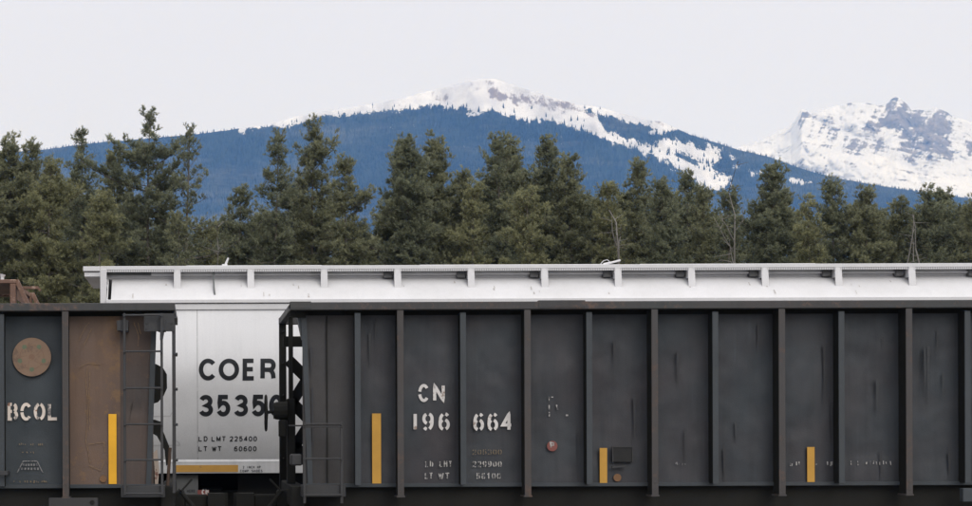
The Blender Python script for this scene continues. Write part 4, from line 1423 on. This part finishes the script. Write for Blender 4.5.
mb.beam((WX(36.5, 30.2), 30.33, BZ(285.6)), (WX(40.5, 30.2), 30.33, BZ(289.5)), .04, .05)
obj('grab_rail', mb, M['brown_car'], brown)
mb = MB().tube([(WX(2.5, 30.2), 30.25, BZ(279)), (WX(2.5, 30.2), 30.25, BZ(276.5)), (WX(3.2, 30.2), 30.25, BZ(273.4))], [.03, .03, .05], 8)
obj('hatch_lever', mb, M['white_roof'], brown)
obj('side_sheet', MB().box(WX(-260, 30.2), WX(-60, 30.2), 30.15, 33.15, 1.1, BZ(279.5)), M['brown_car'], brown)
obj('deck', MB().box(WX(-260, 30.2), WX(35, 30.2), 30.2, 33.1, .95, 1.1, .02), M['brown_car'], brown)
truck(brown, WX(-55, 30.2), CW, M['under'])
obj('coupler', MB().box(WX(35, 30.2), WX(52, 30.2), CW - .1, CW + .1, .76, .95, .02), M['under'], brown)

# ------------------------------------------------------------------ pines
def foliage_mat(name, dark, light, tip):
    m, t, b = new_mat(name)
    g = t.nodes.new('ShaderNodeNewGeometry')
    vec = t.nodes.new('ShaderNodeTexCoord').outputs['Object']
    at = t.nodes.new('ShaderNodeAttribute'); at.attribute_name = 'needle_tone'
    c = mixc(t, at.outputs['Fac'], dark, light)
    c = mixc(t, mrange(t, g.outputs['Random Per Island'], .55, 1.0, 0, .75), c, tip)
    c = mixc(t, mrange(t, nnode(t, vec, 1.1, 3.0), .42, .62, 0, .45), c, dark)
    t.links.new(c, b.inputs['Base Color'])
    b.inputs['Roughness'].default_value = .55
    b.inputs['Specular IOR Level'].default_value = .25
    tr = t.nodes.new('ShaderNodeBsdfTranslucent')
    t.links.new(c, tr.inputs['Color'])
    mx = t.nodes.new('ShaderNodeMixShader'); mx.inputs['Fac'].default_value = .42
    o = t.nodes['Material Output']
    t.links.new(b.outputs[0], mx.inputs[1]); t.links.new(tr.outputs[0], mx.inputs[2])
    t.links.new(mx.outputs[0], o.inputs['Surface'])
    return m


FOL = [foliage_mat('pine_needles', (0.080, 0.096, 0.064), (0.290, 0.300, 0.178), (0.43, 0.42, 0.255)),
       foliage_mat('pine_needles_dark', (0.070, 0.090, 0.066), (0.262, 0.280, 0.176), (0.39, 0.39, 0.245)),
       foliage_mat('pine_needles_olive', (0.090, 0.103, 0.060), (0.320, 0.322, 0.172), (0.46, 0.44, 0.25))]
BARK = steel('pine_bark', (0.16, 0.145, 0.13), (0.11, 0.095, 0.08), (0.22, 0.17, 0.13), .5, .5, rough=.95, spec=.05)
SNAG = steel('dead_grey_wood', (0.20, 0.19, 0.175), (0.13, 0.12, 0.11), (0.13, 0.10, 0.085), .3, .5, rough=.95, spec=.05)

trng = np.random.default_rng(5)


def clump_template(rng, shoots=7, needles=30):
    """a branch end: short bottle-brush shoots that turn upward; unit radius"""
    V, A = [], []
    for s in range(shoots):
        az = rng.uniform(0, 6.283)
        el = rng.uniform(.1, 1.45)
        d = np.array([math.cos(az) * math.cos(el), math.sin(az) * math.cos(el), math.sin(el)])
        o = rng.normal(0, .22, 3) * np.array([1, 1, .6])
        L = rng.uniform(.55, .95)
        a = np.cross(d, [0.31, 0.2, 0.92]); a /= np.linalg.norm(a)
        b = np.cross(d, a)
        for k in range(needles):
            f = rng.uniform(.1, 1) ** .8
            p = o + d * L * f
            w = rng.uniform(0, 6.283)
            rad = a * math.cos(w) + b * math.sin(w)
            nd = d * rng.uniform(.35, 1.1) + rad * rng.uniform(.6, 1.0)
            nd /= np.linalg.norm(nd)
            side = np.cross(nd, rng.normal(0, 1, 3)); side /= np.linalg.norm(side)
            ln, wd = rng.uniform(.28, .46), rng.uniform(.028, .044)
            V += [p - side * wd, p + side * wd, p + nd * ln]
            A.append(min(1, max(0, -.02 + .75 * f + .35 * d[2] * f + rng.normal(0, .12))))  # paler towards shoot tips and on upward shoots
    return np.array(V), np.array(A)


TEMPL = [clump_template(trng) for _ in range(14)]


def pine_meshes(seed, H, zlow, Rmax, style):
    """trunk with limbs, and a crown of needle clumps. style: fill (0..1 density), power (crown taper), open (gaps), lean"""
    rng = np.random.default_rng(seed)
    rnd = random.Random(seed)
    fill, power, opn = style.get('fill', 1.0) * 1.14, style.get('power', .75), style.get('open', .10)
    csize = style.get('clump', .235)
    asc = style.get('ascend', .35)
    tb = MB()
    ph = rnd.uniform(0, 6)
    amp = style.get('wobble', .06)
    def trunk(z):
        q = z / H
        return np.array([amp * math.sin(q * 5 + ph) * q * 2, amp * math.cos(q * 4 + ph) * q * 2, z])
    zs = np.linspace(-.7, H - .05, 18)
    tr = H * .0105
    tb.tube([trunk(z) for z in zs], [max(.014, tr * (1 - max(0, z) / H) ** .85) for z in zs], 7)
    C, S, G = [], [], []          # clump centres, sizes, tones
    z = zlow
    lobes = [(rnd.uniform(0, 6.28), rnd.uniform(.7, 1.25)) for _ in range(12)]
    layer = 0
    while z < H - .12:
        s = (H - z) / (H - zlow)
        prof = min(1.0, (s * 2.9) ** power)
        prof *= .82 + .30 * math.sin(layer * 1.7 + ph) * (.6 if s > .08 else .2)
        nb = rnd.choice([3, 4, 4, 5]) if s > .06 else 3
        if rnd.random() < opn: nb = rnd.choice([0, 1, 2])
        a0 = rnd.uniform(0, 6.28)
        for k in range(nb):
            az = a0 + 6.283 * k / max(1, nb) + rnd.uniform(-.5, .5)
            L = max(.33, Rmax * prof * rnd.uniform(.55, 1.12))
            if s > .15 and rnd.random() < style.get('long', .05): L *= 1.45
            el0 = (1.05 - 1.0 * min(1, s * 2.2)) * .9 + rnd.uniform(-.15, .2)
            curl = asc * rnd.uniform(.5, 1.3)
            base = trunk(z)
            d2 = np.array([math.cos(az), math.sin(az), 0])
            def bp(t):
                return base + d2 * (L * t * math.cos(el0)) + np.array([0, 0, L * (math.sin(el0) * t + curl * t * t - .12 * t)])
            n = 5
            tb.tube([bp(i / n) for i in range(n + 1)], [max(.006, .020 * (L / 1.5) * (1 - .8 * i / n)) for i in range(n + 1)], 4, caps=False)
            t = .30 + rnd.uniform(0, .15) if L > .5 else .55
            stepm = csize * .72 / fill
            while t <= 1.02:
                p = bp(t)
                perp = np.array([-d2[1], d2[0], 0])
                spread = (.55 * L * (1 - t) + .10) * .9
                m_ = 1 + int(spread / (csize * 1.05) * fill)
                for q in range(m_):
                    off = rnd.uniform(-spread, spread) if q else rnd.uniform(-.06, .06)
                    c = p + perp * off + np.array([0, 0, rnd.uniform(-.06, .10) + abs(off) * .12]) - d2 * abs(off) * .25
                    C.append(c); S.append(csize * rnd.uniform(.62, 1.2) * (.85 + .15 * min(1, s * 4)))
                    G.append(rnd.uniform(.0, .35) + .5 * t)
                    if abs(off) > .25:
                        tb.tube([p - d2 * abs(off) * .3, c], [.008, .005], 3, caps=False)
                t += stepm / max(L, .2)
        z += rnd.uniform(.13, .24) * (1.0 if s > .12 else .8) / style.get('dense', 1.0)
        layer += 1
    top = trunk(H - .05)
    for k in range(3):
        C.append(top + np.array([rnd.uniform(-.05, .05), rnd.uniform(-.05, .05), -.1 * k])); S.append(csize * (.5 + .12 * k)); G.append(.7)
    # dead twigs low on the trunk
    for k in range(style.get('twigs', 8)):
        zz = rnd.uniform(zlow - 1.0, zlow + (H - zlow) * .4); az = rnd.uniform(0, 6.28); L = rnd.uniform(.4, 1.2)
        p = trunk(zz)
        tb.tube([p, p + np.array([math.cos(az) * L * .5, math.sin(az) * L * .5, -.05]), p + np.array([math.cos(az) * L, math.sin(az) * L, .1])], [.014, .009, .004], 3, caps=False)
    C, S, G = np.array(C), np.array(S), np.array(G)
    vs, ag = [], []
    pick = rng.integers(0, len(TEMPL), len(C))
    for ti, (tv, ta) in enumerate(TEMPL):
        sel = np.nonzero(pick == ti)[0]
        if not len(sel): continue
        w = rng.uniform(0, 6.283, len(sel))
        tilt = rng.normal(0, .25, (len(sel), 2))
        cw, sw = np.cos(w), np.sin(w)
        x = tv[None, :, 0] * cw[:, None] - tv[None, :, 1] * sw[:, None]
        y = tv[None, :, 0] * sw[:, None] + tv[None, :, 1] * cw[:, None]
        zz = tv[None, :, 2] + x * tilt[:, :1] + y * tilt[:, 1:]
        v = np.stack([x, y, zz], -1) * S[sel][:, None, None] + C[sel][:, None, :]
        vs.append(v.reshape(-1, 3))
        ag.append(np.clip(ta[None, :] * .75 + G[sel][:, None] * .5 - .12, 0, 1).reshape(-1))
    V = np.concatenate(vs); A = np.concatenate(ag)
    fc = np.arange(len(V)).reshape(-1, 3)
    return tb, V, fc, A


def plant_tree(name, label, X, Y, seed, H, zlow, Rmax, style, mat):
    root = thing(name, label, 'tree', (X, Y, -.6), 'trees behind the rail cars')
    tb, V, fc, A = pine_meshes(seed, H + .6, zlow + .6, Rmax, style)
    tm = bpy.data.meshes.new('trunk')
    tm.from_pydata([tuple(p) for p in tb.v], [], tb.f)
    tm.materials.append(BARK)
    to = bpy.data.objects.new('trunk', tm); COL.objects.link(to); to.parent = root
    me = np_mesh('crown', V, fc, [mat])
    a = me.attributes.new('needle_tone', 'FLOAT', 'FACE')
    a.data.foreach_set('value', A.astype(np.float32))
    co = bpy.data.objects.new('crown', me); COL.objects.link(co); co.parent = root
    return root


def pine_px(label, tx, ty, half, Y, seed, mat=0, **style):
    """tip measured in the photograph at (tx, ty), crown half width in pixels, planted Y metres away"""
    x, _, z = W(tx, ty, Y)
    plant_tree('pine_tree', label, x, Y, seed, z - .2, style.pop('zlow', 5.0), half * 1.02 * Y / F, style, FOL[mat])


P = pine_px
P('bushy pine at the far left edge of the trees, cut by the frame', -14, 146, 40, 56, 1, 0, power=.6, fill=1.1, dense=1.1)
P('broad bushy pine with a twin rounded top, left of the slender open pine', 13, 142, 44, 58, 2, 0, power=.55, fill=1.1, dense=1.1)
P('broad pine inside the left group, its top level with the blue ridge', 33, 141, 34, 57, 3, 0, power=.6, fill=1.1)
P('rounded olive pine low at the left, its shoulder just under the blue ridge', 52, 158, 40, 55, 4, 2, power=.6, fill=1.1)
P('slender open pine with a tufted top, right of the bushy left group', 80, 128, 24, 62, 5, 1, power=.45, open=.25, fill=.85, ascend=.5)
P('narrow pointed pine just left of the tallest ragged pine', 115, 152, 26, 60, 6, 0, power=.75, open=.15)
P('low olive pine above the left end of the white hopper', 101, 190, 27, 54, 7, 2, power=.65, fill=1.15)
P('tallest dark ragged pine with one long branch reaching left, above the white hopper', 151, 112, 46, 58, 8, 1, power=.62, open=.22, long=.16, ascend=.28, twigs=18, dense=.95)
P('thin lacy pine with sparse tufts, right of the tallest dark pine', 187, 120, 37, 57, 9, 1, power=.5, open=.4, fill=.5, long=.2, clump=.20, twigs=20, dense=.8)
P('low bushy young pine below the thin lacy pine', 176, 214, 20, 54, 10, 0, power=.6)
P('small dense pine standing alone above the CO letters', 238, 188, 25, 58, 11, 1, power=.6, zlow=5.5)
P('tall narrow pine, left half of the tall pair above the gap', 276, 127, 25, 58, 12, 1, power=.5, open=.22, fill=.9)
P('tall wide pine with a flat-topped crown, right half of the pair above the gap', 315, 122, 36, 60, 13, 0, power=.55, open=.18, fill=1.0, long=.1)
P('dense conical pine on the right flank of the pair above the gap', 349, 158, 28, 56, 14, 0, power=.7, fill=1.1)
P('broad round pine standing clear above the CN lettering, left of its two tops', 410, 139, 38, 57, 15, 1, power=.55, fill=1.15, dense=1.1)
P('broad round pine standing clear above the CN lettering, right of its two tops', 434, 135, 30, 59, 16, 0, power=.5, fill=1.1)
P('shoulder pine at the right foot of the broad round pair', 460, 172, 26, 60, 17, 0, power=.6, fill=1.1)
P('pale low pine with an upright tip, in front of the dark central group', 476, 186, 22, 54, 18, 2, power=.7)
P('tall pine at the left of the central group, with a stepped top', 497, 135, 38, 58, 19, 1, power=.62, open=.12, fill=1.0)
P('tall pine close behind the stepped one, with a rounded top', 513, 141, 34, 61, 20, 0, power=.6)
P('tall pine in the middle of the central group with a bushy crest', 550, 138, 32, 59, 21, 1, power=.6, open=.15)
P('leaning bushy pine on the right side of the central group', 571, 155, 30, 58, 22, 0, power=.55, open=.18)
P('low olive pine filling the front of the central group', 530, 185, 32, 53, 23, 2, power=.6)
P('rounded pine above a forked grey dead trunk, right of the central group', 607, 182, 24, 57, 24, 2, power=.5)
P('pointed pine rising from the middle of the long right-hand row', 637, 162, 28, 59, 25, 0, power=.6, open=.12)
P('bushy pine right of the pointed one, under the slanting snow streak', 662, 177, 28, 56, 26, 1, power=.6, fill=1.1)
P('bushy dark pine left of the bare dead trees, under the snow patches', 686, 174, 26, 60, 27, 1, power=.6)
P('small pale pine beside the bare dead tree', 707, 188, 24, 57, 28, 0, power=.65)
P('thin pointed pine among the bare dead trunks', 728, 190, 20, 61, 29, 1, power=.7, open=.2)
P('dense dark cone-shaped pine, tallest of the right-hand trees', 771, 161, 36, 56, 30, 1, power=.72, fill=1.1, dense=1.15)
P('low pale pine between the dark cone and the next pair', 812, 206, 20, 54, 31, 2, power=.65)
P('pointed pine with stepped branches, right of the dark cone', 836, 178, 25, 58, 32, 1, power=.65, open=.15)
P('broad pine with a rounded tip under the snowy peak', 865, 190, 32, 57, 33, 0, power=.65, fill=1.1)
P('slim pine left of the pale leaning dead stems', 898, 202, 18, 58, 34, 0, power=.6)
P('broad ragged pine with a flat double top, near the right edge', 926, 190, 32, 57, 35, 1, power=.5, open=.15)
P('ragged pine with a bare leader standing up from its top, near the right edge', 944, 191, 28, 59, 36, 1, power=.55, open=.12)
P('bushy pine cut by the right edge of the picture', 974, 198, 28, 56, 37, 0, power=.6)
P('dark pine mostly outside the right edge', 1006, 186, 34, 58, 38, 1, power=.6)


# trees of the second row that fill the gaps between the front trunks
def fill_row():
    protos = []
    for s in range(4):
        tb, V, fc, A = pine_meshes(200 + s, 11.0, 6.0, 1.75, dict(power=.55, fill=1.1, open=.1, dense=.95))
        tm = bpy.data.meshes.new('trunk'); tm.from_pydata([tuple(p) for p in tb.v], [], tb.f); tm.materials.append(BARK)
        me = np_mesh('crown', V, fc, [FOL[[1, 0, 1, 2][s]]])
        a = me.attributes.new('needle_tone', 'FLOAT', 'FACE'); a.data.foreach_set('value', A.astype(np.float32))
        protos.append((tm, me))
    rr = random.Random(4)
    for i, (px, py) in enumerate(FILL):
        Y = rr.uniform(64, 72)
        x, _, z = W(px, py, Y)
        root = thing('pine_tree', 'half hidden pine of the back row, showing through between the front pines', 'tree', (x, Y, -.6), 'half hidden pines of the back row')
        k = (z + .6) / 11.0
        root.scale = (k * 1.05, k * 1.05, k)
        root.rotation_euler.z = rr.uniform(0, 6.28)
        for nm, me in zip(('trunk', 'crown'), protos[i % 4]):
            o = bpy.data.objects.new(nm, me); COL.objects.link(o); o.parent = root


FILL = [(-30, 185), (0, 190), (28, 185), (66, 188), (94, 205), (128, 205), (160, 222), (206, 232), (228, 226), (262, 222), (296, 190), (332, 205), (362, 236), (396, 200), (425, 190), (452, 205), (486, 200), (516, 185), (540, 190), (562, 192), (590, 205), (615, 208), (648, 200), (674, 200), (698, 208), (718, 222), (748, 226), (782, 205), (806, 232), (850, 212), (880, 214), (912, 226), (934, 215), (962, 215), (990, 205), (1030, 196), (1062, 204), (1095, 198), (-62, 190)]
fill_row()


def snag(label, limbs, Y):
    """a bare dead tree: limbs = polylines in photo pixels with start and end radius in metres"""
    x0, _, _ = W(limbs[0][0][0][0], 430, Y)
    root = thing('dead_tree', label, 'tree', (x0, Y, -.6), 'bare dead trees among the pines')
    rr = random.Random(int(limbs[0][0][0][0]))
    for i, (pts, r0, r1) in enumerate(limbs):
        mb = MB()
        P3 = []
        for k, p in enumerate(pts):
            x, _, z = W(p[0], p[1], Y)
            P3.append((x, Y + rr.uniform(-.15, .15) * k, z))
        if i == 0: P3 = [(P3[0][0], Y, -.6)] + P3
        n = len(P3)
        mb.tube(P3, [.5 * (r0 + (r1 - r0) * k / (n - 1)) for k in range(n)], 6)
        for k in range(int(1 + len(pts) * 1.2)):
            j = rr.randrange(len(P3) - 1); a, b = Vector(P3[j]), Vector(P3[j + 1])
            if i == 0 and j == 0: continue
            p = a.lerp(b, rr.random())
            L = rr.uniform(.15, .55)
            w = rr.uniform(0, 6.28)
            mb.tube([p, p + Vector((math.cos(w) * L, math.sin(w) * L, rr.uniform(-.1, .25)))], [.012, .004], 3, caps=False)
        obj('trunk' if i == 0 else 'limb', mb, SNAG, root)


snag('forked pale grey dead trunk below the rounded pine, right of the central group', [([(619, 268), (618, 250), (616, 236), (618, 222), (614, 208)], .075, .03), ([(617, 246), (612, 232), (611, 220)], .05, .02), ([(618, 252), (622, 236), (620, 226)], .04, .015)], 52.6)
snag('tall thin bare dead tree under the snow patches', [([(735, 266), (734, 240), (736, 215), (734, 190), (735, 163)], .06, .012), ([(734, 240), (728, 225), (722, 214)], .03, .01), ([(735, 232), (742, 222), (743, 205)], .025, .008), ([(734, 252), (724, 238), (718, 228), (716, 214)], .035, .01)], 53.2)
snag('curved bare dead branches low beside the tall thin dead tree', [([(735, 270), (730, 262), (722, 260), (714, 264)], .045, .015), ([(735, 270), (731, 252), (729, 240)], .04, .012)], 51.5)
snag('pale leaning dead stems in an inverted V, under the snowy peak', [([(907, 268), (909, 250), (911, 232), (912, 216)], .05, .014), ([(921, 268), (917, 248), (914, 228), (912, 214)], .05, .014), ([(914, 262), (914, 244), (913, 226)], .035, .01)], 52.4)
snag('small bare reddish dead tree between the lacy pine and the small dense pine', [([(218, 266), (219, 250), (218, 236), (219, 222)], .035, .008), ([(218, 254), (212, 246)], .015, .005), ([(219, 250), (225, 240)], .015, .005)], 55.0)
